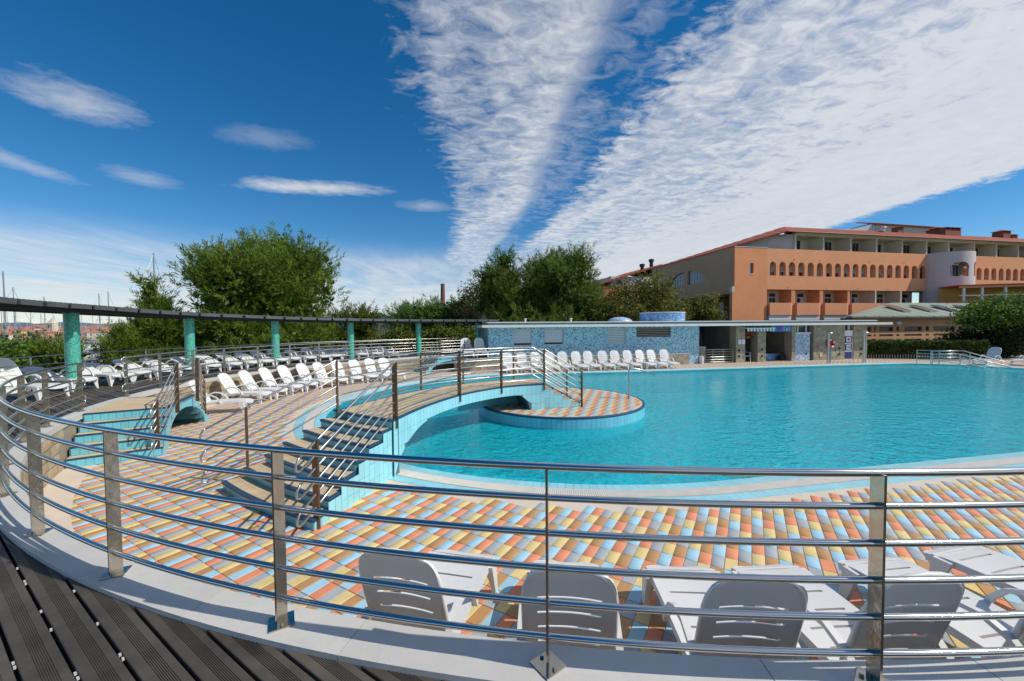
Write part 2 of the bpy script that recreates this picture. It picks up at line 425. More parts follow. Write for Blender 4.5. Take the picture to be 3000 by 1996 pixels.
def quadbox(mb, q, z0, z1, zin=None):
    A, B, C_, D = q; zi = z1 if zin is None else zin
    mb.add([(*A, z0), (*B, z0), (*C_, z0), (*D, z0), (*A, zi), (*B, zi), (*C_, z1), (*D, z1)], [(0, 3, 2, 1), (4, 5, 6, 7), (0, 1, 5, 4), (1, 2, 6, 5), (2, 3, 7, 6), (3, 0, 4, 7)])
def ngon(poly, z, name, mat, parent=None):
    import bmesh
    bm = bmesh.new(); vs = [bm.verts.new((x, y, z)) for x, y in poly]; f = bm.faces.new(vs); bmesh.ops.triangulate(bm, faces=[f])
    bmesh.ops.recalc_face_normals(bm, faces=bm.faces)
    for f in bm.faces:
        if f.normal.z < 0: f.normal_flip()
    me = bpy.data.meshes.new(name); bm.to_mesh(me); bm.free(); me.materials.append(mat); return link(name, me, parent)
def stripmesh(d0, d1, z0, z1, zin=None):
    mb = MB()
    for q in strip(d0, d1, 0, 0): quadbox(mb, q, z0, z1, zin)
    return mb
# deck base: one sheet with the pool as a hole
def deck_base():
    import bmesh
    bm = bmesh.new(); inner = offset(OUT, .70)
    outer = []
    p = PH0 - 8
    while p <= 250: outer.append(P(12.30 * K(p), thof(p))); p += 3
    outer += [(-3.2, 27.4), (8, 29.5), (24, 33), (40, 34), (44, 10), (30, -4), (10, -4)]
    vi = [bm.verts.new((x, y, ZD - .008)) for x, y in inner]; vo = [bm.verts.new((x, y, ZD - .008)) for x, y in outer]
    ed = [bm.edges.new((v[i], v[(i + 1) % len(v)])) for v in (vi, vo) for i in range(len(v))]
    bmesh.ops.triangle_fill(bm, edges=ed, use_beauty=True)
    for f in bm.faces:
        if f.normal.z < 0: f.normal_flip()
    me = bpy.data.meshes.new('pool_deck'); bm.to_mesh(me); bm.free(); me.materials.append(m_concrete); return link('pool_deck', me)
deck = tag(deck_base(), kind='structure')
# coloured tiles on their lattice
AZ = .536; TW, TL = .125, .2436; LX, LY = 3.149, 5.237
ti = Vector((math.cos(AZ), -math.sin(AZ))); tj = -Vector((math.sin(AZ), math.cos(AZ)))
def tile_mesh(c, name='tile'):
    mb = MB(); g_ = .0034; b = .003; h = .007
    x0, x1, y0, y1 = g_, TW - g_, g_, TL - g_
    vs = [(x0, y0, 0), (x1, y0, 0), (x1, y1, 0), (x0, y1, 0), (x0, y0, h - b), (x1, y0, h - b), (x1, y1, h - b), (x0, y1, h - b), (x0 + b, y0 + b, h), (x1 - b, y0 + b, h), (x1 - b, y1 - b, h), (x0 + b, y1 - b, h)]
    fs = [(0, 1, 5, 4), (1, 2, 6, 5), (2, 3, 7, 6), (3, 0, 4, 7), (4, 5, 9, 8), (5, 6, 10, 9), (6, 7, 11, 10), (7, 4, 8, 11), (8, 9, 10, 11)]
    return [(ti.x * x + tj.x * y, ti.y * x + tj.y * y, z) for x, y, z in vs], fs
tv, tf = tile_mesh(0); tf = [f[::-1] for f in tf]
tme = []
for c in range(5):
    me = bpy.data.meshes.new('tile'); me.from_pydata(tv, [], tf); me.materials.append(m_tile[c]); me.update(); tme.append(me)
# inside tests with a coarse signed distance to the pool outline
def pool_dist(pts):
    """distance to outline, negative inside"""
    o = OUT[::2]; d = np.full(len(pts), 1e9)
    for i in range(0, len(pts), 4000):
        q = pts[i:i + 4000]; d[i:i + 4000] = np.sqrt(((q[:, None, :] - o[None]) ** 2).sum(2)).min(1)
    x, y = pts[:, 0], pts[:, 1]; ins = np.zeros(len(pts), bool); n = len(o)
    for i in range(n):
        x0, y0 = o[i]; x1, y1 = o[(i + 1) % n]
        if y0 == y1: continue
        c = ((y0 > y) != (y1 > y)) & (x < (x1 - x0) * (y - y0) / (y1 - y0) + x0); ins ^= c
    return np.where(ins, -d, d)
I, J = np.meshgrid(np.arange(-190, 290), np.arange(-150, 45)); I = I.ravel(); J = J.ravel()
ctr = np.stack([LX + (I + .5) * TW * ti.x + (J + .5) * TL * tj.x, LY + (I + .5) * TW * ti.y + (J + .5) * TL * tj.y], 1)
rc = np.hypot(ctr[:, 0] - CX, ctr[:, 1] - CY); thc = np.degrees(np.arctan2(ctr[:, 1] - CY, ctr[:, 0] - CX)); phc = (-thc) % 360
kk_ = np.interp(phc, [a for a, _ in KT], [b for _, b in KT])
keep = (ctr[:, 1] > 1.2) & (ctr[:, 0] > -12)
# the terrace side, the pool-house side, and the right
front = (ctr - np.array([12.44, 26.84])) @ np.array([NN.x, NN.y])
ring_ok = np.where((phc > 55) & (phc < 246), rc < 11.95 * kk_, True)
far_ok = front < 2.5
keep &= ring_ok & far_ok & (ctr[:, 0] < 34)
keep &= (np.abs((ctr[:, 0]) / np.maximum(ctr[:, 1], .5)) < 1.5)     # what the photograph can see, with a margin
I, J, ctr, phc, rc = I[keep], J[keep], ctr[keep], phc[keep], rc[keep]
corners = [ctr + s * TW / 2 * np.array([ti.x, ti.y]) + t * TL / 2 * np.array([tj.x, tj.y]) for s in (-1, 1) for t in (-1, 1)]
dmin = np.min([pool_dist(c) for c in corners], 0)
keep = dmin > .80
I, J, ctr, phc, rc = I[keep], J[keep], ctr[keep], phc[keep], rc[keep]
# leave out tiles fully under the bridge stairs (never seen)
hid = (phc > 117.5) & (phc < 127.5) & (rc < 10.0)
I, J, ctr = I[~hid], J[~hid], ctr[~hid]
# size in the picture, largest first
D_ = ctr[:, 1]; inview = (np.abs(ctr[:, 0]) < D_ * 1.3) & (np.hypot(ctr[:, 0] - CX, ctr[:, 1] - CY) < 11.75)
order = np.argsort(np.where(inview & (D_ > 3.0), D_, 1e3 + D_))
base_i = order[:300]; oth = order[300:]
for i in base_i:
    o = bpy.data.objects.new('tile', tme[(I[i] + 2 * J[i]) % 5]); COL.objects.link(o); o.parent = deck
    q = Vector((LX, LY)) + ti * (I[i] * TW) + tj * (J[i] * TL); o.location = (q.x, q.y, ZD - .007 + random.uniform(0, .0012))
# the rest as one mesh
tvn = np.array(tv); nv = len(tv); n = len(oth)
org = np.stack([LX + I[oth] * TW * ti.x + J[oth] * TL * tj.x, LY + I[oth] * TW * ti.y + J[oth] * TL * tj.y, np.full(n, ZD - .007) + rng.uniform(0, .0012, n)], 1)
V = (org[:, None, :] + tvn[None]).reshape(-1, 3); F = (np.arange(n)[:, None, None] * nv + np.array(tf)[None]).reshape(-1, 4)
me = bpy.data.meshes.new('tile'); me.vertices.add(len(V)); me.vertices.foreach_set('co', V.ravel()); me.loops.add(F.size); me.loops.foreach_set('vertex_index', F.ravel().astype(np.int32))
me.polygons.add(len(F)); me.polygons.foreach_set('loop_start', np.arange(0, F.size, 4, dtype=np.int32)); me.polygons.foreach_set('loop_total', np.full(len(F), 4, np.int32))
for m in m_tile: me.materials.append(m)
me.polygons.foreach_set('material_index', np.repeat((I[oth] + 2 * J[oth]) % 5, len(tf)).astype(np.int32)); me.update(calc_edges=True)
tag(link('tile', me, deck), kind='stuff')
# beige border strip against the wall
ring_mesh(11.84, 12.27, ZD - .03, ZD + .005, 100, 246, 3).build('border_strip', m_concrete, deck)

# ------------------------------------------------------------------ pool edge, grate, basin, water
pedge = tag(stripmesh(.0, .735, ZD - .35, ZD - .012, ZW - .03).build('pool_edge', m_grout), kind='structure')
stripmesh(.26, .53, ZD - .03, ZD - .004, ZD - .006).build('grate_bed', M('grate_gap', (.42, .40, .36), .9, var=.05), pedge)
def edge_tiles(d0, d1, z1, zin, name, mat, near, gap=.005):
    q_ = strip(d0, d1, 0, 0, gap); c = np.array([np.mean(q, 0) for q in q_]); sel = np.argsort(np.where((c[:, 1] > 0) & (np.abs(c[:, 0]) < c[:, 1] * 1.35), c[:, 1], 999))
    restm = MB()
    for r_, i in enumerate(sel):
        if r_ < near:
            mb = MB(); quadbox(mb, q_[i], z1 - .02, z1, zin); mb.build(name, mat, pedge)
        else: quadbox(restm, q_[i], z1 - .02, z1, zin)
    tag(restm.build(name, mat, pedge), kind='stuff')
edge_tiles(.535, .735, ZD - .001, ZD - .003, 'edge_tile', m_btile, 140)
edge_tiles(.005, .255, ZD - .004, ZW + .012, 'rim_tile', m_btile, 120)
# plastic overflow grate: small bars
gr_ = resample(OUT, .031)
def grate():
    a, b = offset(OUT, .27), offset(OUT, .52); n = len(OUT); mb = MB(); mb2 = MB()
    for i in range(n):
        j = (i + 1) % n; c = (a[i] + b[i]) / 2
        if abs(c[0]) > c[1] * 1.4 or c[1] > 16: 
            quadbox(mb2, (a[i], a[j], b[j], b[i]), ZD - .02, ZD); continue
        for t in range(4):
            f0, f1 = t / 4 + .03, t / 4 + .20
            quadbox(mb, (a[i] + (a[j] - a[i]) * f0, a[i] + (a[j] - a[i]) * f1, b[i] + (b[j] - b[i]) * f1, b[i] + (b[j] - b[i]) * f0), ZD - .012, ZD + .002)
        for t in (0, .33, .66, .97):
            A0, A1 = a[i] + (b[i] - a[i]) * t, a[j] + (b[j] - a[j]) * t; B0, B1 = a[i] + (b[i] - a[i]) * (t + .03), a[j] + (b[j] - a[j]) * (t + .03)
            quadbox(mb, (A0, A1, B1, B0), ZD - .014, ZD + .0005)
    tag(mb.build('overflow_grate', m_grate, pedge, fix=False), kind='stuff'); tag(mb2.build('overflow_grate', m_grate, pedge, fix=False), kind='stuff')
grate()
# basin
def basin_mat():
    m = bpy.data.materials.new('basin'); m.use_nodes = True; t = m.node_tree; n = t.nodes; l = t.links; b = n['Principled BSDF']; b.inputs['Roughness'].default_value = .5
    g = n.new('ShaderNodeNewGeometry'); v = n.new('ShaderNodeTexVoronoi'); v.inputs['Scale'].default_value = 7; l.new(g.outputs['Position'], v.inputs[0])
    nz = n.new('ShaderNodeTexNoise'); nz.inputs['Scale'].default_value = .5; nz.inputs['Detail'].default_value = 4; l.new(g.outputs['Position'], nz.inputs[0])
    s = n.new('ShaderNodeSeparateColor'); l.new(v.outputs['Color'], s.inputs[0])
    a = n.new('ShaderNodeMath'); a.operation = 'MULTIPLY_ADD'; a.inputs[1].default_value = .45; l.new(s.outputs[0], a.inputs[0]); l.new(nz.outputs[0], a.inputs[2])
    r = n.new('ShaderNodeValToRGB'); r.color_ramp.elements[0].color = (.010, .46, .60, 1); r.color_ramp.elements[0].position = .4; r.color_ramp.elements[1].color = (.09, .72, .82, 1); r.color_ramp.elements[1].position = 1.0
    l.new(a.outputs[0], r.inputs[0]); l.new(r.outputs[0], b.inputs['Base Color']); return m
m_basin = basin_mat()
basin = tag(ngon([tuple(p) for p in offset(OUT, .02)[::3]], -2.15, 'pool_floor', m_basin), kind='structure')
bw = MB()
for q in strip(-.0, .03, 0, 0): quadbox(bw, q, -2.2, ZD - .03, ZD - .06)
tag(bw.build('pool_wall', m_basin, fix=False), kind='structure')
def water_mat(name, deep, tint, bscale, bump, fres=1.33):
    m = bpy.data.materials.new(name); m.use_nodes = True; t = m.node_tree; n = t.nodes; l = t.links; n.remove(n['Principled BSDF'])
    g = n.new('ShaderNodeNewGeometry')
    def noise(sc, det, ax=(1, 1, 1)):
        mp = n.new('ShaderNodeMapping'); mp.inputs['Scale'].default_value = ax; l.new(g.outputs['Position'], mp.inputs[0])
        q = n.new('ShaderNodeTexNoise'); q.inputs['Scale'].default_value = sc; q.inputs['Detail'].default_value = det; q.inputs['Distortion'].default_value = .6; l.new(mp.outputs[0], q.inputs[0]); return q.outputs[0]
    h = n.new('ShaderNodeMath'); h.operation = 'MULTIPLY_ADD'; h.inputs[1].default_value = .35; l.new(noise(bscale * 3.1, 2), h.inputs[0]); l.new(noise(bscale, 3, (1, 1.25, 1)), h.inputs[2])
    bp = n.new('ShaderNodeBump'); bp.inputs['Strength'].default_value = bump; bp.inputs['Distance'].default_value = .12; l.new(h.outputs[0], bp.inputs['Height'])
    fr = n.new('ShaderNodeFresnel'); fr.inputs['IOR'].default_value = fres; l.new(bp.outputs[0], fr.inputs['Normal'])
    gl = n.new('ShaderNodeBsdfGlossy'); gl.inputs['Roughness'].default_value = .04; l.new(bp.outputs[0], gl.inputs['Normal'])
    if tint:
        # looking through the ripples: clear water, tint varying with ripple height
        tr = n.new('ShaderNodeBsdfTransparent'); rp = n.new('ShaderNodeMapRange'); rp.inputs[1].default_value = .35; rp.inputs[2].default_value = .75; l.new(h.outputs[0], rp.inputs[0])
        mc = n.new('ShaderNodeMix'); mc.data_type = 'RGBA'; mc.inputs[6].default_value = tint[0] + (1,); mc.inputs[7].default_value = tint[1] + (1,); l.new(rp.outputs[0], mc.inputs[0]); l.new(mc.outputs[2], tr.inputs[0])
        df = n.new('ShaderNodeBsdfDiffuse'); df.inputs[0].default_value = deep + (1,); l.new(bp.outputs[0], df.inputs['Normal'])
        m0 = n.new('ShaderNodeMixShader'); m0.inputs[0].default_value = .55; l.new(tr.outputs[0], m0.inputs[1]); l.new(df.outputs[0], m0.inputs[2]); under = m0.outputs[0]
    else:
        df = n.new('ShaderNodeBsdfDiffuse'); df.inputs[0].default_value = deep + (1,); under = df.outputs[0]
    mx_ = n.new('ShaderNodeMixShader'); l.new(fr.outputs[0], mx_.inputs[0]); l.new(under, mx_.inputs[1]); l.new(gl.outputs[0], mx_.inputs[2]); l.new(mx_.outputs[0], n['Material Output'].inputs[0]); return m
water = tag(ngon([tuple(p) for p in offset(OUT, .03)[::2]], ZW, 'pool_water', water_mat('pool_water', (.008, .62, .76), ((.22, .88, .96), (.55, 1.0, 1.0)), 3.2, .75, 1.22)), kind='structure')
# ------------------------------------------------------------------ vertical tiles sharing one unit mesh
UNIT = {}
def unit_tile(mat):
    if mat.name not in UNIT:
        mb = MB(); mb.box(0, 1, 0, 1, 0, 1); me = bpy.data.meshes.new('tile'); me.from_pydata(mb.v, [], mb.f); me.materials.append(mat); me.update(); UNIT[mat.name] = me
    return UNIT[mat.name]
def put_tile(name, parent, a, b, z0, z1, mat, out, th=.006, gap=.005):
    """a thin tile on the vertical face a-b (2D points); out = +1 if the face looks to the right of a->b"""
    a = Vector(a); b = Vector(b); d = b - a; ln = d.length
    if ln < .015 or z1 - z0 < .015: return
    o = bpy.data.objects.new(name, unit_tile(mat)); COL.objects.link(o); o.parent = parent; og = ORG.get(parent.name, Vector((0, 0, 0)))
    ang = math.atan2(d.y, d.x)
    if out > 0: n_ = Vector((d.y, -d.x)).normalized()
    else: n_ = Vector((-d.y, d.x)).normalized()
    q = a + d * (gap / 2 / ln) + (n_ * th if out > 0 else Vector((0, 0)))
    o.location = (q.x - og.x, q.y - og.y, z0 + gap / 2 - og.z); o.rotation_euler = (0, 0, ang); o.scale = (ln - gap, th, z1 - z0 - gap)
def polylen(pts):
    c = [0.0]
    for p, q in zip(pts, pts[1:]): c.append(c[-1] + (Vector(q) - Vector(p)).length)
    return c
def sample(pts, s, c=None):
    c = c or polylen(pts); s = max(0, min(c[-1], s))
    for i in range(len(pts) - 1):
        if s <= c[i + 1] + 1e-9:
            f = (s - c[i]) / max(1e-9, c[i + 1] - c[i]); return Vector(pts[i]).lerp(Vector(pts[i + 1]), f)
    return Vector(pts[-1])
def spline(pts, n):
    """Catmull-Rom through pts, n samples evenly spaced"""
    P_ = [Vector(p) for p in pts]; P_ = [P_[0] * 2 - P_[1]] + P_ + [P_[-1] * 2 - P_[-2]]; o = []
    for i in range(1, len(P_) - 2):
        for k in range(12):
            t = k / 12; a, b, c, d = P_[i - 1:i + 3]
            o.append(.5 * ((2 * b) + (c - a) * t + (2 * a - 5 * b + 4 * c - d) * t * t + (3 * b - a - 3 * c + d) * t ** 3))
    o.append(P_[-2]); c = polylen(o); return [sample(o, c[-1] * i / (n - 1), c) for i in range(n)]

# ------------------------------------------------------------------ island in the pool
ISL = (1.47, 12.43); RI = 2.50; ZI = -.57
isl = thing('pool_island', 'round tiled island rising from the pool at the end of the footbridge', 'island', (ISL[0], ISL[1], -2.15))
MB().lathe([(RI - .01, 0), (RI - .01, 1.55)], (ISL[0], ISL[1], -2.149), 96).build('body', m_grout, isl)
mb = MB()
for k in range(96):
    a0, a1 = 2 * math.pi * k / 96, 2 * math.pi * (k + 1) / 96
    pr_ = [(RI + .012, -.05), (RI + .02, -.02), (RI + .012, 0), (RI - .05, .004), (RI - .05, -.05)]
    vs = [(ISL[0] + r * math.cos(a), ISL[1] + r * math.sin(a), ZI + z) for a in (a0, a1) for r, z in pr_]
    mb.add(vs, [(i, (i + 1) % 5, 5 + (i + 1) % 5, 5 + i) for i in range(5)])
mb.build('rim', m_navy, isl)
for k in range(124):
    a0, a1 = 2 * math.pi * k / 124, 2 * math.pi * (k + 1) / 124
    if math.sin(a0) > .35: continue
    p0 = (ISL[0] + RI * math.cos(a0), ISL[1] + RI * math.sin(a0)); p1 = (ISL[0] + RI * math.cos(a1), ISL[1] + RI * math.sin(a1))
    put_tile('side_tile', isl, p0, p1, ZI - .30, ZI - .05, m_btile2, 1); put_tile('side_tile', isl, p0, p1, ZI - .55, ZI - .30, m_btile2, 1)
mb = [MB() for _ in range(5)]; allm = MB()
ii, jj = np.meshgrid(np.arange(-80, 60), np.arange(-60, 10))
for i, j in zip(ii.ravel(), jj.ravel()):
    q = Vector((LX, LY)) + ti * ((i + .5) * TW) + tj * ((j + .5) * TL)
    if (q - Vector(ISL)).length < RI - .12:
        o = q - ti * TW / 2 - tj * TL / 2; allm.add([(x + o.x, y + o.y, z + ZI - .006) for x, y, z in tv], tf, int((i + 2 * j) % 5))
o = allm.build('top_tile', m_tile, isl, fix=False); tag(o, kind='stuff')
MB().lathe([(RI - .05, -.03), (RI - .05, -.004)], (ISL[0], ISL[1], ZI), 64).build('bed', m_concrete, isl)

# ------------------------------------------------------------------ footbridge
br = thing('footbridge', 'curved footbridge in pale blue tiles with round stairs rising over the pool', 'footbridge', (-3.4, 6.0, ZD))
RS = [10.24, 9.94, 9.63, 9.34, 9.0, 8.68, 8.42]; PR = [115.4, 115.9, 116.3, 116.8, 117.3, 117.7, 118.0]; PL = 129.2
ZB = .132
def sector(mb, r0, r1, p0, p1, z0, z1, n=10):
    vs = []
    for i in range(n + 1):
        p = p0 + (p1 - p0) * i / n
        for r, z in ((r0, z0), (r1, z0), (r1, z1), (r0, z1)): vs.append(P(r, thof(p), z))
    fs = [(0, 1, 2, 3), tuple(n * 4 + i for i in (3, 2, 1, 0))] + [(i * 4 + j, i * 4 + (j + 1) % 4, i * 4 + 4 + (j + 1) % 4, i * 4 + 4 + j) for i in range(n) for j in range(4)]
    return mb.add(vs, fs)
def sector2(mb, r0, r1, pa0, pa1, p1, z0, z1, n=12):
    """polar slab whose right side leans from angle pa1 (at r1) to pa0 (at r0)"""
    vs = []
    for i in range(n + 1):
        f = i / n; q0, q1 = pa0 + (p1 - pa0) * f, pa1 + (p1 - pa1) * f
        for r, q, z in ((r0, q0, z0), (r1, q1, z0), (r1, q1, z1), (r0, q0, z1)): vs.append(P(r, thof(q), z))
    fs = [(0, 1, 2, 3), tuple(n * 4 + i for i in (3, 2, 1, 0))] + [(i * 4 + j, i * 4 + (j + 1) % 4, i * 4 + 4 + (j + 1) % 4, i * 4 + 4 + j) for i in range(n) for j in range(4)]
    return mb.add(vs, fs)
def pr_at(r): return lerp(-r, [(-a, b) for a, b in zip(RS, PR)])
for k in range(7):
    z1 = ZD + .14 * (k + 1); z0 = z1 - .14
    rin = RS[k + 1] - .03 if k < 6 else 8.22
    sector2(MB(), rin, RS[k] - .012, pr_at(rin) + .10, PR[k] + .10, PL, ZD - .15 if RS[k] > 8.5 else -1.0, z1 - .03, 14).build('step', m_grout, br)
    if k < 6:
        for t in range(2):     # tread tiles in arcs
            ra, rb = RS[k + 1] - .02 + (RS[k] - .05 - RS[k + 1] + .02) * t / 2, RS[k + 1] - .02 + (RS[k] - .05 - RS[k + 1] + .02) * (t + 1) / 2 - .004
            sector2(MB(), ra, rb, pr_at(ra) + .12, pr_at(rb) + .12, PL - .1, z1 - .03, z1, 12).build('tread', m_tan, br)
    sector(MB(), RS[k] - .050, RS[k] + .012, PR[k], PL, z1 - .034, z1 + .002, 14).build('nosing', m_navy, br)
    pe, pf_ = pr_at(RS[k]), pr_at(RS[k + 1] if k < 6 else 8.3)
    q0_, q1_ = Vector(P(RS[k], thof(pe))), Vector(P(RS[k + 1] if k < 6 else 8.36, thof(pf_))); nr = Vector(((q1_ - q0_).y, -(q1_ - q0_).x)).normalized()
    MB().prism([tuple(q0_ + nr * .012), tuple(q1_ + nr * .012), tuple(q1_ - nr * .03), tuple(q0_ - nr * .03)], z1 - .034, z1 + .001).build('side_nosing', m_navy, br)
    arc = R_(PL - PR[k]) * RS[k]; n_ = max(6, int(arc / .135))
    for t in range(n_):
        p0, p1 = PR[k] + (PL - PR[k]) * t / n_, PR[k] + (PL - PR[k]) * (t + 1) / n_
        put_tile('riser_tile', br, P(RS[k] - .012, thof(p0)), P(RS[k] - .012, thof(p1)), z0 + .005, z1 - .034, m_btile2, -1)
near_ctl = [(-2.03, 6.79), (-1.82, 7.75), (-1.50, 8.71), (-1.05, 9.60), (-.36, 10.40), (.26, 10.80), (.89, 11.02)]
far_ctl = [(-3.34, 7.56), (-3.02, 8.6), (-2.28, 10.04), (-1.40, 11.00), (-.55, 11.66), (.05, 11.97), (.63, 12.16)]
NB = 91
ne = spline(near_ctl, NB); fe = spline(far_ctl, NB); cl_n = polylen(ne); LB = cl_n[-1]
def zbot(s):
    if s < 1.9: return -1.0 + (.86) * math.sqrt(max(0, 1 - (1 - s / 1.9) ** 2))
    if s > LB - .85: 
        f = min(1, (s - (LB - .85)) / .42); return -.14 - .44 * (1 - math.sqrt(max(0, 1 - f * f)))
    return -.14
mb = MB(); vs = []
for i in range(NB):
    b = max(zbot(cl_n[i]), -1.0)
    vs += [(*ne[i], b), (*fe[i], b), (*fe[i], ZB - .03), (*ne[i], ZB - .03)]
fs = [(0, 1, 2, 3), tuple((NB - 1) * 4 + i for i in (3, 2, 1, 0))] + [(i * 4 + j, i * 4 + (j + 1) % 4, i * 4 + 4 + (j + 1) % 4, i * 4 + 4 + j) for i in range(NB - 1) for j in range(4)]
mb.add(vs, fs).build('span', m_grout, br)
# lengthwise strips of tan paving
for t in range(9):
    f0, f1 = .03 + .94 * t / 9 + .002, .03 + .94 * (t + 1) / 9 - .002; vs = []
    for i in range(NB):
        a, b = ne[i].lerp(fe[i], f0), ne[i].lerp(fe[i], f1); vs += [(*a, ZB - .03), (*b, ZB - .03), (*b, ZB), (*a, ZB)]
    MB().add(vs, fs).build('paving_strip', m_tan, br)
# edge trim and side tiles
for nm, pts, sgn in (('edge_trim', ne, 1), ('edge_trim', fe, -1)):
    vs = []
    for i in range(NB):
        t = (pts[min(NB - 1, i + 1)] - pts[max(0, i - 1)]).normalized(); nrm = Vector((t.y, -t.x)) * sgn
        a, b = pts[i] + nrm * .012, pts[i] - nrm * .035; vs += [(*a, ZB - .034), (*b, ZB - .034), (*b, ZB + .003), (*a, ZB + .003)]
    MB().add(vs, fs).build(nm, m_navy, br)
nt_ = int(LB / .128)
for t in range(nt_):
    s0, s1 = LB * t / nt_, LB * (t + 1) / nt_; b = max(zbot((s0 + s1) / 2), -.97); a_, b_ = sample(ne, s0, cl_n), sample(ne, s1, cl_n); z = ZB - .036
    b0, b1 = max(zbot(s0), -.97), max(zbot(s1), -.97)
    while z - max(b0, b1) > .02:
        zl = z - .245; d2 = (b_ - a_).normalized(); n2 = Vector((d2.y, -d2.x)) * .006; qa, qb = a_ + d2 * .0025, b_ - d2 * .0025; l0, l1 = max(b0, zl) + .003, max(b1, zl) + .003
        MB().add([(*qa, l0), (*qb, l1), (*qb, z - .002), (*qa, z - .002)] + [(*(q + n2), zz) for q, zz in ((qa, l0), (qb, l1), (qb, z - .002), (qa, z - .002))], [(0, 3, 2, 1), (4, 5, 6, 7), (0, 1, 5, 4), (1, 2, 6, 5), (2, 3, 7, 6), (3, 0, 4, 7)]).build('side_tile', m_btile, br); z = zl
# stair side tiles
a0, a1 = Vector(P(RS[0] - .01, -PR[0])), Vector(P(RS[6] - .01, -PR[6])); ln = (a1 - a0).length; n_ = int(ln / .125)
for t in range(n_):
    q0, q1 = a0.lerp(a1, t / n_), a0.lerp(a1, (t + 1) / n_); r = ((q0 + q1) / 2 - Cc).length
    k = max(i for i in range(7) if RS[i] >= r - .02 or i == 0); zt = ZD + .14 * (k + 1) - .036; b = ZD - .01 if r > 8.45 else -.95
    z = zt
    while z - b > .02:
        put_tile('side_tile', br, q0, q1, max(b, z - .245), z, m_btile, 1); z -= .245
# steps down to the island
te = Vector((.972, .235)); ne_, fe_ = ne[-1], fe[-1]
for k in range(4):
    z1 = ZB - .14 * (k + 1); w0, w1 = .26 * k, .26 * (k + 1)
    pol = [tuple(ne_ + te * (w0 - .01)), tuple(ne_ + te * w1), tuple(fe_ + te * w1), tuple(fe_ + te * (w0 - .01))]
    MB().prism(pol, ZI - .01, z1 - .03).build('step', m_grout, br)
    pol2 = [tuple(ne_ + te * (w0 + .004)), tuple(ne_ + te * (w1 - .05)), tuple(fe_ + te * (w1 - .05)), tuple(fe_ + te * (w0 + .004))]
    MB().prism(pol2, z1 - .03, z1).build('tread', m_tan, br)
    pol3 = [tuple(ne_ + te * (w1 - .046)), tuple(ne_ + te * (w1 + .01)), tuple(fe_ + te * (w1 + .01)), tuple(fe_ + te * (w1 - .046))]
    MB().prism(pol3, z1 - .034, z1 + .002).build('nosing', m_navy, br)
    for t in range(2):
        z = z1 - .036
        while z - ZI > .02:
            put_tile('side_tile', br, ne_ + te * (w0 + .13 * t), ne_ + te * (w0 + .13 * (t + 1)), max(ZI + .004, z - .245), z, m_btile, 1); z -= .245
# wall below the far edge, standing on the island
mb = MB(); cl_f = polylen(fe); s0 = cl_f[-1] - 2.5
for t in range(12):
    p0, p1 = sample(fe, s0 + 2.45 * t / 12, cl_f), sample(fe, s0 + 2.45 * (t + 1) / 12, cl_f); d = (p1 - p0).normalized(); nn_ = Vector((d.y, -d.x)) * .08
    mb.prism([tuple(p0 + nn_), tuple(p1 + nn_), tuple(p1 + nn_ * .1), tuple(p0 + nn_ * .1)], ZI - .02, -.145)
mb.build('far_wall', m_btile2, br)

# ------------------------------------------------------------------ railings
def post_plate(mb, base, n2, w_, th, z0, z1, point=0.0):
    """flat upright; n2 = 2D direction of its width"""
    n2 = Vector(n2).normalized(); t2 = Vector((-n2.y, n2.x)); b = Vector(base); c = [b - n2 * w_ / 2 - t2 * th / 2, b + n2 * w_ / 2 - t2 * th / 2, b + n2 * w_ / 2 + t2 * th / 2, b - n2 * w_ / 2 + t2 * th / 2]
    tops = [z1, z1 - point, z1 - point, z1]
    mb.add([(*p, z0) for p in c] + [(*p, zt) for p, zt in zip(c, tops)], [(0, 3, 2, 1), (4, 5, 6, 7), (0, 1, 5, 4), (1, 2, 6, 5), (2, 3, 7, 6), (3, 0, 4, 7)])
def loop_end(mb, pa, pb, tang, r):
    """U bend from end pa to end pb bulging along tang"""
    pa, pb = Vector(pa), Vector(pb); c = (pa + pb) / 2; h = (pa - pb) / 2; L_ = h.length; pts = []
    for i in range(9):
        a = math.pi * i / 8; pts.append(c + h * math.cos(a) + Vector(tang) * (math.sin(a) * L_ * 1.0))
    mb.tube(pts, r, 8)
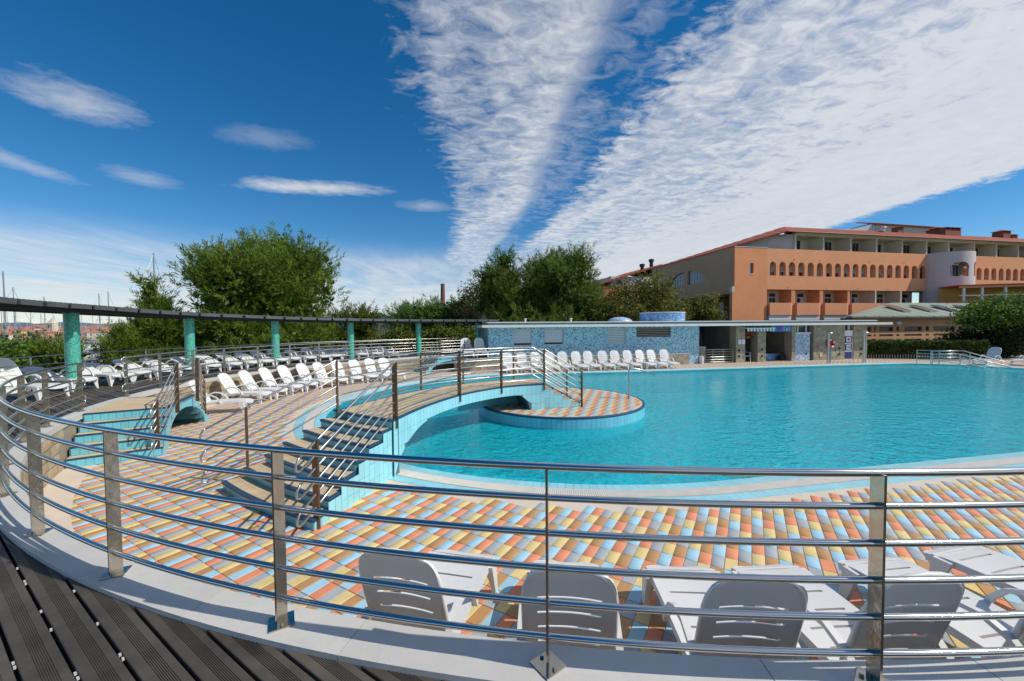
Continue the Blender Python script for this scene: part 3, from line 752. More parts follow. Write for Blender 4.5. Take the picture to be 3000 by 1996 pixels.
def railing(name, label, path, heights, rr, posts, mat_r, mat_p, cat='railing', pw=.075, pth=.012, drop=0.0, base=True, point=0.0, loops=(False, False), top=1.0, sub=True, bolts=False, group=None, kr=8, plate_dir=None):
    """path: list of (x,y,z) along the foot line; posts: arc lengths"""
    pts = [Vector(p) for p in path]; c = polylen(pts); root = thing(name, label, cat, pts[0], group=group)
    for h in heights:
        MB().tube([p + Vector((0, 0, h)) for p in pts], rr * (1.12 if h == heights[-1] else 1), kr).build('rail', mat_r, root, smooth=True)
    for e, on in enumerate(loops):
        if not on: continue
        i0, i1 = (0, 1) if e == 0 else (-1, -2); tg = (pts[i0] - pts[i1]).normalized()
        for k in range(len(heights) - 1, 0, -2):
            mb = MB(); loop_end(mb, pts[i0] + Vector((0, 0, heights[k])), pts[i0] + Vector((0, 0, heights[k - 1])), tg, rr * .98); mb.build('rail_loop', mat_r, root, smooth=True)
    for s in posts:
        q = sample(pts, s, c); q1 = sample(pts, min(c[-1], s + .05), c); q0 = sample(pts, max(0, s - .05), c); t = (q1 - q0).xy.normalized(); n2 = Vector((-t.y, t.x))
        if plate_dir == 'cam': pass
        mb = MB(); post_plate(mb, q.xy, n2, pw, pth, q.z - drop + (.008 if base else 0), q.z + top, point); o = mb.build('post', mat_p, root)
        if base:
            a = math.atan2(n2.y, n2.x) + R_(45)
            T = lambda x, y, z: (q.x + x * math.cos(a) - y * math.sin(a), q.y + x * math.sin(a) + y * math.cos(a), z)
            MB().box(-.065, .065, -.065, .065, q.z + .0005, q.z + .008, T=T).build('base_plate', mat_p, o)
            if bolts:
                for bx_ in (-.045, .045):
                    cc = T(bx_, -bx_ * .0 + .0, 0); MB().lathe([(.010, 0), (.010, .010), (.006, .014)], (cc[0], cc[1], q.z + .008), 8).build('bolt', mat_p, o)
    return root
HB = [.147, .320, .495, .670, .845, 1.0]
def arcpath(r, p0, p1, z, step=1.0, kf=K):
    n = max(2, int(abs(p1 - p0) / step)); return [P(r * kf(p0 + (p1 - p0) * i / n), thof(p0 + (p1 - p0) * i / n), z) for i in range(n + 1)]
path = arcpath(12.374, 70, 152.4, 0.0, .8); arcl = lambda p, p0=70: R_(p - p0) * 12.374
m_steel_n = M('polished_steel', (.62, .61, .60), .13, 1.0, var=.04, vscale=20)
m_post_n = M('post_steel', (.52, .47, .39), .20, 1.0, var=.12, vscale=10, bump=.35, bscale=16)
railing('balustrade', 'near curved polished steel balustrade of six rails on the pale coping', path, HB, .0165, [arcl(x) for x in (70.5, 77, 84, 90.95, 98.0, 105.1, 112.05, 118.2, 125.1, 131.9, 138.8, 144.5, 151.8)], m_steel_n, m_post_n, 'balustrade', loops=(False, True), bolts=True, kr=12)
path = arcpath(12.374, 160.6, 230, 0.0, 1.2); c_ = polylen(path)[-1]
railing('balustrade', 'steel balustrade above the stone wall behind the row of wall loungers', path, HB, .0165, [.1 + 1.5 * i for i in range(int(c_ / 1.5) + 1)], m_steel, m_steel2, 'balustrade', loops=(True, True))
path = arcpath(16.3, 150, 250, 0.0, 1.5); c_ = polylen(path)[-1]
railing('balustrade', 'outer steel railing behind the terrace loungers in front of the trees', path, [.12, .30, .48, .66, .92], .018, [.5 + 1.9 * i for i in range(int(c_ / 1.9))], m_steel, m_steel2, 'balustrade', base=False, pw=.05, top=.9)
# bridge railings
HR = [.115, .28, .445, .61, .775, .94]
def bridge_path(edge, r_side, pside, endw, n_out):
    """bottom of the stairs -> deck edge -> down to the island"""
    a = [Vector(P(10.42, thof(pside[0]), 0)), Vector(P(8.42, thof(pside[1]), 0))]
    pts = [Vector((a[0].x, a[0].y, ZD + .06))] + [Vector((a[0].lerp(a[1], f).x, a[0].lerp(a[1], f).y, ZD + .06 + (ZB - ZD - .06) * f)) for f in (.25, .5, .75, 1.0)]
    pts += [Vector((p.x, p.y, ZB)) for p in edge[2:]]
    e = edge[-1]; pts += [Vector((e.x + te.x * d, e.y + te.y * d, ZB + .0 - (ZB - ZI) * d / 1.15)) for d in (.3, .6, .9, 1.12)]
    return pts
pn = bridge_path(ne, 0, (115.2, 117.8), 1.1, 1); cn = polylen(pn)
def s_at(pts, c, xy): return min(((Vector(p).xy - Vector(xy)).length, s) for p, s in zip([sample(pts, c[-1] * i / 300, c) for i in range(301)], [c[-1] * i / 300 for i in range(301)]))[1]
railing('bridge_railing', 'steel railing with brown pointed posts along the near edge of the footbridge', pn, HR, .0145, [s_at(pn, cn, q) for q in ((-2.50, 5.03), (-2.02, 6.85), (-1.23, 9.30), (-.28, 10.46), (.87, 11.02), (1.96, 11.28))], m_steel, m_bronze, 'railing', drop=.17, base=False, point=.09, loops=(True, False), top=.98, pw=.085, pth=.03)
pf = bridge_path(fe, 0, (129.5, 128.6), 1.1, -1); cf = polylen(pf)
railing('bridge_railing', 'steel railing with brown pointed posts along the far edge of the footbridge', pf, HR, .0145, [s_at(pf, cf, q) for q in ((-4.30, 6.50), (-3.3, 7.6), (-2.28, 10.04), (-1.35, 11.03), (.05, 11.97), (1.7, 12.4))], m_steel, m_bronze, 'railing', drop=.15, base=False, point=.06, loops=(True, False), top=.95, pw=.04, pth=.035)
# pole handrail on the island
hr = thing('handrail', 'bent steel handrail pole at the rim of the pool island', 'handrail', (3.62, 12.45, ZI))
MB().tube([(3.62, 12.45, ZI), (3.62, 12.45, ZI + .86), (3.65, 12.46, ZI + .92), (3.75, 12.48, ZI + .95), (4.0, 12.53, ZI + .90), (4.5, 12.63, ZI + .72)], .024, 10).build('pole', m_steel, hr, smooth=True)
MB().lathe([(.05, .0), (.05, .012)], (3.62, 12.45, ZI), 16).build('flange', m_steel, hr)

# ------------------------------------------------------------------ landings with stairs against the wall
def landing(name, label, q0, q1, rin, rout, arch, kf=K, nst=5, dph=1.13):
    root = thing(name, label, 'stair landing', P(rin * kf(q0), thof(q0), ZD)); z_of = lambda k: ZD + (.0 - ZD) * (k + 1) / nst
    def sec(mb, r0, r1, p0, p1, z0, z1, n=5):
        vs = []
        for i in range(n + 1):
            p = p0 + (p1 - p0) * i / n
            for r, z in ((r0, z0), (r1, z0), (r1, z1), (r0, z1)): vs.append(P(r * kf(p), thof(p), z))
        f_ = [(0, 1, 2, 3), tuple(n * 4 + i for i in (3, 2, 1, 0))] + [(i * 4 + j, i * 4 + (j + 1) % 4, i * 4 + 4 + (j + 1) % 4, i * 4 + 4 + j) for i in range(n) for j in range(4)]
        return mb.add(vs, f_)
    la, lb = q0 + dph * (nst - 1), q1 - dph * (nst - 1)
    sec(MB(), rin + .02, rout, la, lb, -.16, -.03, 10).build('slab', m_grout, root); 
    nt2 = 7
    for t in range(nt2):
        a_, b_ = la + (lb - la) * t / nt2, la + (lb - la) * (t + 1) / nt2; sec(MB(), rin + .05, rout - .002, a_ + .01, b_ - .01, -.03, -.004, 3).build('landing_tile', m_tan, root)
    for side in (0, 1):
        for k in range(nst - 1):
            p0, p1 = (q0 + dph * k, q0 + dph * (k + 1)) if side == 0 else (q1 - dph * k, q1 - dph * (k + 1)); z1 = z_of(k); sg = 1 if side == 0 else -1
            sec(MB(), rin + .02, rout, p0, p1 + sg * .3, ZD - .02 if k == 0 else z_of(k - 1) - .03, z1 - .028, 2).build('step', m_grout, root)
            sec(MB(), rin + .03, rout - .002, p0 + sg * .16, p1 - sg * .01, z1 - .028, z1, 2).build('tread', m_tan, root)
            sec(MB(), rin + .0, rout - .004, p0 - sg * .04, p0 + sg * .15, z1 - .03, z1 + .002, 2).build('nosing', m_navy, root)
        for k in range(nst):
            p0 = q0 + dph * k if side == 0 else q1 - dph * k; z1 = z_of(k) - .03; z0 = ZD if k == 0 else z_of(k - 1); n_ = 11
            for t in range(n_):
                r0, r1 = rin + .03 + (rout - rin - .05) * t / n_, rin + .03 + (rout - rin - .05) * (t + 1) / n_
                put_tile('riser_tile', root, P(r0 * kf(p0), thof(p0)), P(r1 * kf(p0), thof(p0)), z0 + .003, z1, m_btile2, 1 if side else -1)
            if k == nst - 1:
                sg = 1 if side == 0 else -1; sec(MB(), rin, rout - .004, p0 - sg * .04, p0 + sg * .15, -.032, .001, 2).build('nosing', m_navy, root)
    # front wall with the arch
    mb = MB(); n = 80; vs = []
    ac, aw, ah = (arch[0] + arch[1]) / 2, (arch[1] - arch[0]) / 2, arch[2]
    for i in range(n):
        p0, p1 = q0 + (q1 - q0) * i / n, q0 + (q1 - q0) * (i + 1) / n; pm = (p0 + p1) / 2
        k = min(nst - 1, int((pm - q0) / dph), int((q1 - pm) / dph)); zt = z_of(k) - .036 if k < nst - 1 else -.036
        def zb(p):
            f = (p - ac) / aw; return ZD - .01 if abs(f) >= 1 else ZD + ah * math.sqrt(1 - f * f)
        vs = [];
        for p in (p0, p1):
            for r in (rin + .012, rin + .17): vs += [P(r * kf(p), thof(p), zb(p)), P(r * kf(p), thof(p), zt)]
        mb.add(vs, [(0, 1, 5, 4), (2, 6, 7, 3), (0, 4, 6, 2), (1, 3, 7, 5), (0, 2, 3, 1), (4, 5, 7, 6)])
    mb.build('arch_wall', m_btile2, root, fix=False)
    MB_ = MB(); sec(MB_, rin + .0, rin + .055, la, lb, -.034, .0, 12); MB_.build('edge_trim', m_navy, root)
    return root
landing('stair_landing', 'pale blue tiled landing with steps and an arch nearest the camera against the wall', 145.6, 164.4, 10.86, 12.235, (149.2, 163.2, .62))
landing('stair_landing', 'small distant blue landing with a wide dark arch near the pool house', 230.6, 249.2, 10.9, 12.235, (232.4, 247.6, .60))
def lrail(q0, q1, label):
    pts = []; 
    for p, z in ((q0 - .8, ZD + .05), (q0 + 2.2, -.42), (q0 + 4.6, .0), ((q0 + q1) / 2, .0), (q1 - 4.6, 0), (q1 - 2.2, -.42), (q1 + .8, ZD + .05)): pts.append(P((11.0 if z < -.6 else 10.74 if z > -.1 else 10.86) * K(p), thof(p), z))
    dense = [];
    for a_, b_ in zip(pts, pts[1:]):
        for f in (0, .34, .67): dense.append(tuple(Vector(a_).lerp(Vector(b_), f)))
    dense.append(pts[-1]); c = polylen(dense)
    railing('landing_railing', label, dense, HR, .0145, [c[-1] * f for f in (.05, .30, .66, .955)], m_steel, m_bronze, 'railing', drop=.15, base=False, point=.08, loops=(True, True), top=.97, pw=.075, pth=.03)
lrail(145.6, 164.4, 'steel railing with brown posts on the landing nearest the camera')
lrail(230.6, 249.2, 'steel railing with brown posts on the small distant landing')

# ------------------------------------------------------------------ pergola along the terrace
m_col = mosaic('green_mosaic', [lin((64, 160, 140)), lin((90, 190, 168)), lin((52, 138, 124)), lin((110, 200, 180))], 60, .3)
m_roofm = M('pergola_metal', (.115, .122, .125), .45, .3, var=.15, vscale=2)
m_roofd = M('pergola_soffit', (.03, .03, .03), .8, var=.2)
cols = [((-12.68, 11.59), 2.20, 'green mosaic pergola column nearest the camera beside the raised lounger'), ((-12.78, 15.94), 2.16, 'second green mosaic pergola column from the camera'), ((-11.08, 18.83), 2.10, 'third green mosaic pergola column from the camera'),
        ((-8.74, 21.80), 2.06, 'fourth green mosaic pergola column from the camera'), ((-5.72, 24.6), 2.05, 'fifth green mosaic pergola column from the camera'), ((-2.20, 26.2), 2.04, 'green mosaic pergola column closest to the pool house')]
for (x, y), h, lab in cols:
    root = thing('pergola_column', lab, 'column', (x, y, -.03), group='green pergola columns')
    o = MB().lathe([(.168, 0), (.165, .02), (.165, h), (.168, h + .03)], (x, y, -.03), 28).build('shaft', m_col, root); autosmooth(o)
    MB().box(x - .2, x + .2, y - .2, y + .2, h - .03 + .03, h + .05).build('head_plate', m_roofd, root)
MB_ = MB()
root = thing('pergola_roof', 'long dark corrugated pergola roof curving round the terrace on green columns', 'pergola roof', (-12.5, 11.5, 2.3))
cr_phi = [phi(math.degrees(math.atan2(y - CY, x - CX))) for (x, y), _, _ in cols]; cr_r = [math.hypot(x - CX, y - CY) for (x, y), _, _ in cols]
tabr = [(135, 14.55)] + sorted(zip(cr_phi, cr_r)) + [(262, 12.9)]
tabz = [(135, 2.42), (169.8, 2.41), (186.8, 2.335), (199.6, 2.26), (215.5, 2.215), (234, 2.20), (262, 2.19)]
prs = np.arange(138, 258.1, .5)
def prof_ring(name, mat, prof, p0=138, p1=257.5, step=.5, wav=0.0, parent=root):
    mb = MB(); ps = np.arange(p0, p1 + 1e-6, step); m = len(prof); vs = []
    for i, p in enumerate(ps):
        r, z = lerp(p, tabr), lerp(p, tabz); wz = wav * (1 if i % 2 else -1)
        for dr, dz, fl in prof: vs.append(P(r + dr, thof(p), z + dz + wz * fl))
    n = len(ps); fs = [(i * m + j, i * m + (j + 1) % m, (i + 1) * m + (j + 1) % m, (i + 1) * m + j) for i in range(n - 1) for j in range(m)] + [tuple(range(m)), tuple((n - 1) * m + j for j in range(m - 1, -1, -1))]
    return mb.add(vs, fs).build(name, mat, parent)
prof_ring('roof_sheet', m_roofm, [(-.74, -.035, 0), (.95, -.035, 0), (.95, .0, 1), (-.74, .0, 1)], wav=.012, step=.35)
p = 138.0; i = 0
while p < 257:
    prof_ring('fascia_panel', m_roofm, [(-.80, -.125, 0), (-.755, -.125, 0), (-.755, -.012, 0), (-.80, -.012, 0)], p + .03, p + 3.4 - .03, .42); p += 3.4
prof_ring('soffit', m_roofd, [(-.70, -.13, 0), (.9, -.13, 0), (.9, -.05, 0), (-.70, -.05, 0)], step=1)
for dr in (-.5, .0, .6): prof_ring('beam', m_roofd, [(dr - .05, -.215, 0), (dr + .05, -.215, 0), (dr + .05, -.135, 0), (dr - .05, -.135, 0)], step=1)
# ------------------------------------------------------------------ sun loungers
m_white = M('lounger_plastic', (.72, .72, .71), .42, var=.03, vscale=6, rand=.03, spec=.45)
def panel(W, Lg, slots, ws, round_len, bow, th, dish=.0, edge=.035, ncol=9, foot_round=0.0):
    """plastic panel in the x-l plane with curved cross slots; returns MB in local (x,l,z)"""
    xs = sorted(set([-W / 2, -W / 2 + edge, W / 2 - edge, W / 2] + [(-ws / 2 + ws * i / ncol) for i in range(ncol + 1)]))
    ls = {0.0, Lg}
    for a, b in slots: ls |= {a, b}
    k = 0.0
    while k < Lg: ls.add(round(k, 4)); k += .085
    for i in range(6):
        ls.add(Lg - round_len * i / 6)
        if foot_round: ls.add(foot_round * i / 6)
    ls = sorted(ls); ls = [ls[0]] + [b for a, b in zip(ls, ls[1:]) if b - a > .006]
    nx, nl = len(xs), len(ls)
    def hole(i, j):
        xm = (xs[i] + xs[i + 1]) / 2; lm = (ls[j] + ls[j + 1]) / 2
        return abs(xm) < ws / 2 and any(a < lm < b for a, b in slots)
    def pos(x, l, top):
        f = 1.0
        if l > Lg - round_len:
            u = (l - (Lg - round_len)) / round_len; f = .62 + .38 * math.sqrt(max(0, 1 - u * u))
        X_ = x * f; bb = bow * (1 - (2 * x / W) ** 2); z = -dish * (1 - (2 * x / W) ** 2) - (0 if top else th)
        if abs(x) > W / 2 - edge * .5: z -= .0
        return (X_, l + bb * (1 if 0.02 < l else 0), z)
    idx = {}; mb = MB(); cells = {(i, j) for i in range(nx - 1) for j in range(nl - 1) if not hole(i, j)}
    def V_(i, j, t):
        if (i, j, t) not in idx: idx[(i, j, t)] = len(mb.v); mb.v.append(pos(xs[i], ls[j], t))
        return idx[(i, j, t)]
    for i, j in cells:
        mb.f.append((V_(i, j, 1), V_(i + 1, j, 1), V_(i + 1, j + 1, 1), V_(i, j + 1, 1))); mb.f.append((V_(i, j, 0), V_(i, j + 1, 0), V_(i + 1, j + 1, 0), V_(i + 1, j, 0)))
        for (di, dj, a, b) in ((0, -1, (0, 0), (1, 0)), (1, 0, (1, 0), (1, 1)), (0, 1, (1, 1), (0, 1)), (-1, 0, (0, 1), (0, 0))):
            if (i + di, j + dj) not in cells:
                mb.f.append((V_(i + a[0], j + a[1], 1), V_(i + a[0], j + a[1], 0), V_(i + b[0], j + b[1], 0), V_(i + b[0], j + b[1], 1)))
    mb.mi = [0] * len(mb.f); return mb
def make_lounger(ang):
    """local: +y towards the foot, hinge at y=0, floor z=0"""
    root = thing('sun_lounger', 'white plastic sun lounger', 'sun lounger')
    SH = .34
    st = panel(.60, 1.22, [(.17, .192), (.34, .362), (.51, .532), (.72, .742), (.93, .952)], .42, .10, .022, .022, .012)
    # skirt along the sides
    def seat_z(l): return SH + (.02 * math.sin(l / 1.22 * math.pi)) - (.05 * max(0, (l - .95) / .27) ** 2)
    st.v = [(x, y - .04, seat_z(y) + z) for x, y, z in st.v]
    for sx in (-1, 1): 
        pts = [(sx * .285, y, seat_z(y + .04) - .035) for y in np.linspace(-.06, 1.12, 9)]; st.sweep(pts, .014, .03, (1, 0, 0))
    autosmooth(st.build('seat', m_white, root), 35)
    bk = panel(.57, .74, [(.10, .122), (.23, .252), (.36, .382), (.49, .512)], .40, .17, .03, .02, .02)
    b2 = panel(.57, .74, [], .40, .17, .03, .02, .02)
    ca, sa = math.cos(R_(ang)), math.sin(R_(ang))
    def bt(x, l, z): return (x, -.02 - l * ca - (-z) * -sa * 1.0, SH + .015 + l * sa + z * ca)
    rim = MB(); 
    # rounded rim round the back
    pr2 = [(-.285, 0), (-.285, .35), (-.283, .52), (-.272, .60), (-.245, .675), (-.19, .735), (-.10, .765), (0, .775), (.10, .765), (.19, .735), (.245, .675), (.272, .60), (.283, .52), (.285, .35), (.285, 0)]
    rim.tube([bt(x, l, -.018) for x, l in pr2], .02, 6)
    bk.slot_hi = None; v = [bt(*p) for p in bk.v]; bk.v = v
    # narrow handle slot shown as a recess near the top
    autosmooth(bk.build('backrest', m_white, root), 35); rim.build('back_rim', m_white, root.children[1], smooth=True)
    for sx in (-1, 1):
        x = sx * .315
        ay = [(-.20, .30), (-.16, .42), (-.06, .52), (.08, .575), (.22, .565), (.34, .50), (.42, .40), (.46, .30)]
        MB().sweep([(x, a, b) for a, b in ay], .024, .017, (1, 0, 0)).build('armrest', m_white, root)
        # rear leg splayed back
        MB().sweep([(x, -.05, .36), (x, -.20, .20), (x * 1.02, -.33, 0)], .024, .03, (1, 0, 0)).build('leg', m_white, root)
        mbx = MB(); mbx.add([(x - .03, .90, .335), (x + .02, .90, .335), (x + .02, 1.04, .335), (x - .03, 1.04, .335), (x - .02, 1.02, 0), (x + .02, 1.02, 0), (x + .02, 1.09, 0), (x - .02, 1.09, 0)], [(0, 1, 2, 3), (4, 7, 6, 5), (0, 4, 5, 1), (1, 5, 6, 2), (2, 6, 7, 3), (3, 7, 4, 0)]); mbx.build('leg', m_white, root)
    # foot panel with an arch between the front legs
    fp = MB(); n = 14
    for i in range(n):
        x0, x1 = -.30 + .60 * i / n, -.30 + .60 * (i + 1) / n
        zb = lambda x: .30 - .30 * min(1, max(0, (abs(x) - .10) / .19)) ** 2.2
        fp.add([(x0, 1.055, zb(x0)), (x1, 1.055, zb(x1)), (x1, 1.05, .335), (x0, 1.05, .335), (x0, 1.075, zb(x0)), (x1, 1.075, zb(x1)), (x1, 1.07, .335), (x0, 1.07, .335)], [(0, 1, 2, 3), (4, 7, 6, 5), (0, 4, 5, 1), (3, 2, 6, 7), (0, 3, 7, 4), (1, 5, 6, 2)])
    fp.build('foot_panel', m_white, root, fix=False)
    return root
protos = {}
def lounger(ang, pos, aim, label, group):
    """pos: point under the hinge, aim: 2D direction of the foot end"""
    if ang not in protos: protos[ang] = make_lounger(ang); o = protos[ang]
    else: o = copy_tree(protos[ang])
    o.location = pos; o.rotation_euler = (0, 0, math.atan2(aim[1], aim[0]) - math.pi / 2 + 0.0); tag(o, label, 'sun lounger', group); return o
ordn = ['first', 'second', 'third', 'fourth', 'fifth', 'sixth', 'seventh', 'eighth', 'ninth', 'tenth', 'eleventh', 'twelfth', 'thirteenth', 'fourteenth', 'fifteenth', 'sixteenth', 'seventeenth', 'eighteenth']
# near row, backs to the camera
for i, th in enumerate((-102.9, -97.5, -92.2, -87.7, -82.2, -76.9)):
    p = P(11.70, th, ZD); a = R_(th + (0, .5, -.8, .6, 0, .3)[i] * 2); lounger(72, p, (-math.cos(a), -math.sin(a)), ordn[i] + ' white lounger from the bridge stairs in the row right below the near balustrade', 'loungers below the near balustrade')
# row along the stone wall
tops = [(-178.4, 11.97), (177.3, 11.87), (172.3, 11.86), (167.9, 11.79), (163.5, 11.68), (160.0, 11.45), (155.4, 11.3), (151.0, 11.12), (147.0, 10.9), (143.8, 10.6)]
for i, (th, r) in enumerate(tops):
    p = P(r - .42, th, ZD); a = R_(th + random.uniform(-3, 3)); lounger(60, p, (-math.cos(a), -math.sin(a)), ordn[i] + ' white lounger of the row along the stone wall, counted from the arched landing', 'loungers along the stone wall')
p = P(11.35, -169.6, ZD); lounger(60, p, (.93, .30), 'white lounger turned askew right beside the arched landing by the stone wall', 'loungers along the stone wall')
# terrace loungers under the pergola, nearly flat
feet = [(-177.0, 14.29), (-179.9, 14.07), (176.9, 13.95), (172.9, 13.80), (169.6, 13.61), (166.5, 13.45), (163.4, 13.4), (160.2, 13.45), (156.9, 13.48), (153.8, 13.3), (150.6, 13.2), (147.6, 13.2), (144.7, 13.16), (141.8, 12.9), (138.0, 12.75), (134.2, 12.5)]
lounger(62, (-12.72, 10.2, -.03), (.93, -.02), 'white lounger with raised back beside the nearest green pergola column', 'terrace loungers')
lounger(22, (-12.95, 9.35, -.03), (.95, .1), 'white lounger at the camera end of the terrace row, cut by the picture edge', 'terrace loungers')
lounger(24, (-13.45, 11.7, -.03), (.99, -.08), 'flat white lounger partly behind the nearest green pergola column', 'terrace loungers')
lounger(26, (-13.35, 12.75, -.03), (.98, -.12), 'flat white lounger just past the nearest green pergola column', 'terrace loungers')
for i, (th, r) in enumerate(feet):
    an = (22, 26, 24)[i % 3]
    p = P(r + 1.08, th, -.03); a = R_(th + random.uniform(-4, 4)); lounger(an, p, (-math.cos(a), -math.sin(a)), ordn[i] + ' of the flat white loungers lined up under the pergola past the nearest column', 'terrace loungers')
# two with raised backs at the far end of the terrace
for i, (u_, y_) in enumerate(((-2.75, 23.95), (-1.95, 24.05))):
    lounger(72, (u_, y_, -.03), (.25, -.97), ('white lounger with upright back at the far terrace end, away from the pool house', 'white lounger with upright back at the far terrace end, beside the pool house')[i], 'terrace loungers')
# row in front of the pool house
PHO = Vector((12.44, 26.84))
us = [1485, 1526, 1566, 1606, 1644, 1684, 1719, 1761, 1797, 1834, 1871, 1904, 1941]
for i, u in enumerate(us):
    k = (u - 1500) / 1178 ; # ray x = k*y ; back top stands 1.0 m before the house wall
    q0 = PHO - NN * 0.85; s = (k * q0.y - q0.x) / (E.x - k * E.y); q = q0 + E * s - NN * .35
    jt = random.uniform(-.08, .08); d = -NN + E * jt
    lounger(66, (q.x, q.y, ZD), (d.x, d.y), ordn[i] + ' white lounger in the row along the blue pool house, counted from the terrace', 'loungers along the pool house')
# by the hedge
for i, (x, y) in enumerate(((29.6, 24.75), (31.3, 24.2), (33.0, 23.8))):
    lounger(66, (x, y, ZD), (-.97, -.22), ('bluish white lounger in shade nearest the pool steps by the dark hedge', 'bluish white lounger in shade second from the pool steps by the hedge', 'white lounger in shade third from the pool steps, cut by the picture edge')[i], 'loungers by the hedge')
# ------------------------------------------------------------------ local frames of the buildings
def frame(o, e=E, n=None):
    n = n or Vector((-e.y, e.x))
    return lambda s, t, z: (o[0] + e.x * s + n.x * t, o[1] + e.y * s + n.y * t, z)
def tbox(T, s0, s1, t0, t1, z0, z1): return MB().box(s0, s1, t0, t1, z0, z1, T=T)
m_mos = mosaic('blue_mosaic', [lin((190, 215, 228)), lin((130, 174, 200)), lin((164, 204, 218)), lin((84, 128, 162)), lin((178, 212, 224)), lin((140, 190, 212))], 17.0, .4)
m_mosd = mosaic('blue_mosaic_drum', [lin((136, 176, 214)), lin((92, 136, 188)), lin((118, 162, 208)), lin((160, 196, 224)), lin((104, 148, 196))], 11.0, .4)
m_mosw = mosaic('white_mosaic', [lin((196, 212, 228)), lin((140, 168, 200)), lin((176, 196, 216)), lin((112, 146, 186))], 14.0, .4)
m_trim = M('white_trim', (.70, .70, .68), .5, var=.05, dirt=.1)
m_rooff = M('roof_felt', (.20, .20, .20), .8, var=.2)
m_shut = M('shutter', (.62, .64, .68), .45, var=.04)
m_frame = M('white_frame', (.75, .75, .73), .45, var=.03)
m_glassd = M('dark_glass', (.03, .035, .045), .06, var=.2, spec=.8)
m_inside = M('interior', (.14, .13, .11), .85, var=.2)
m_stoneh = M('pale_block_stone', (.36, .32, .235), .85, var=.24, vscale=5, bump=.5, bscale=25, rand=.17, dirt=.22)
m_black = M('black_metal', (.02, .02, .022), .5, var=.1)
m_whitep = M('white_paint', (.78, .78, .78), .4, var=.03)
m_navyp = M('navy_panel', lin((34, 44, 118)), .45, var=.06)
m_red = M('red_paint', lin((200, 40, 36)), .5, var=.06)
TH = frame(PHO)
ph = thing('pool_house', 'low pool house in blue mosaic and tan stone under a long flat white roof', 'pool house', (PHO.x, PHO.y, ZD))
def wall_with_holes(T, s0, s1, t0, t1, z0, z1, holes, name, mat, parent):
    """slab with rectangular openings"""
    mb = MB(); ss = sorted({s0, s1} | {h[0] for h in holes} | {h[1] for h in holes})
    for a, b in zip(ss, ss[1:]):
        hs = sorted([h for h in holes if h[0] <= a + 1e-6 and h[1] >= b - 1e-6], key=lambda h: h[2]); z = z0
        for h in hs:
            if h[2] > z: mb.box(a, b, t0, t1, z, h[2], T=T)
            z = h[3]
        if z < z1: mb.box(a, b, t0, t1, z, z1, T=T)
    return mb.build(name, mat, parent)
wins = [(-12.6, -11.44, .55, 1.58), (-10.68, -9.42, .57, 1.58), (-6.5, -5.21, .53, 1.57), (-4.5, -2.03, .98, 1.6)]
wall_with_holes(TH, -14.1, .06, 0, .25, ZD - .05, 1.66, wins, 'mosaic_wall', m_mos, ph)
tbox(TH, -14.1, .06, .252, 5, ZD - .05, 1.655).build('core', m_inside, ph)
tbox(TH, -14.13, -13.9, .0 + .003, 5.0, ZD - .05, 1.65).build('end_wall', m_mos, ph)
tbox(TH, -.2, .063, .253, 5.0, ZD - .05, 1.65).build('end_wall', m_mos, ph)
for i, (a, b, c, d) in enumerate(wins):
    o = tbox(TH, a + .03, b - .03, .13, .17, c + .03, d - .03).build('window', m_glassd, ph)
    wall_with_holes(TH, a, b, .09, .15, c, d, [(a + .04, b - .04, c + .04, d - .04)], 'frame', m_frame if i < 3 else m_black, o)
    if i < 3:
        n = 9
        for k in range(n):
            z = d - .05 - (d - c - .08) * (k + .5) / n * (.86 if i != 2 else .98); tbox(TH, a + .05, b - .05, .10, .125, z - .045, z + .04).build('slat', m_shut, o)
    else:
        for k in range(5): z = c + .06 + .115 * k; MB().add([TH(s, t, z + dz) for s in (a + .05, b - .05) for t, dz in ((.05, 0), (.05, .02), (.13, .075), (.13, .055))], [(0, 1, 2, 3), (4, 7, 6, 5), (0, 4, 5, 1), (1, 5, 6, 2), (2, 6, 7, 3), (3, 7, 4, 0)]).build('slat', m_steel2, o)
# low stone wall along the foot
tbox(TH, -16.2, -.85, -.22, -.003, ZD - .03, -.17).build('plinth_core', m_mortar, ph)
def blocks(T, s0, s1, z0, z1, t, name, parent, mat, bw=.42, bh=.205, seed=1, th=.03):
    random.seed(seed); z = z0; r = 0
    og = ORG[parent.name]; ex = Vector(T(1, 0, 0)) - Vector(T(0, 0, 0)); ang = math.atan2(ex.y, ex.x)
    while z < z1 - .03:
        h = min(bh * random.uniform(.85, 1.15), z1 - z); s = s0 - (bw * .5 if r % 2 else 0)
        while s < s1 - .03:
            wd = bw * random.uniform(.7, 1.3); a, b = max(s, s0), min(s + wd, s1)
            if s1 - b < .06: b = s1
            if b - a > .04:
                o = bpy.data.objects.new(name, unit_tile(mat)); COL.objects.link(o); o.parent = parent; dpt = th + random.uniform(0, .02)
                q = Vector(T(a + .006, t - dpt, z + .005)); o.location = q - og; o.rotation_euler = (0, 0, ang); o.scale = (b - a - .012, dpt, h - .01)
            s = b if b < s1 else s1
        z += h; r += 1
blocks(TH, -16.2, -.85, ZD, -.17, -.22, 'plinth_stone', ph, m_stoneh, .42, .225, 5)
tbox(TH, -16.25, -.80, -.27, .0 - .004, -.17, -.12).build('plinth_cap', m_coping, ph)
# roof
tbox(TH, -14.6, 15.25, -.80, 5.4, 1.67, 1.83).build('roof', m_trim, ph)
tbox(TH, -14.2, 13.99, -.62, 5.2, 1.83, 1.945).build('roof_gap', m_rooff, ph)
tbox(TH, -14.3, 14.0, -.70, 5.3, 1.945, 2.0).build('roof_plate', m_trim, ph)
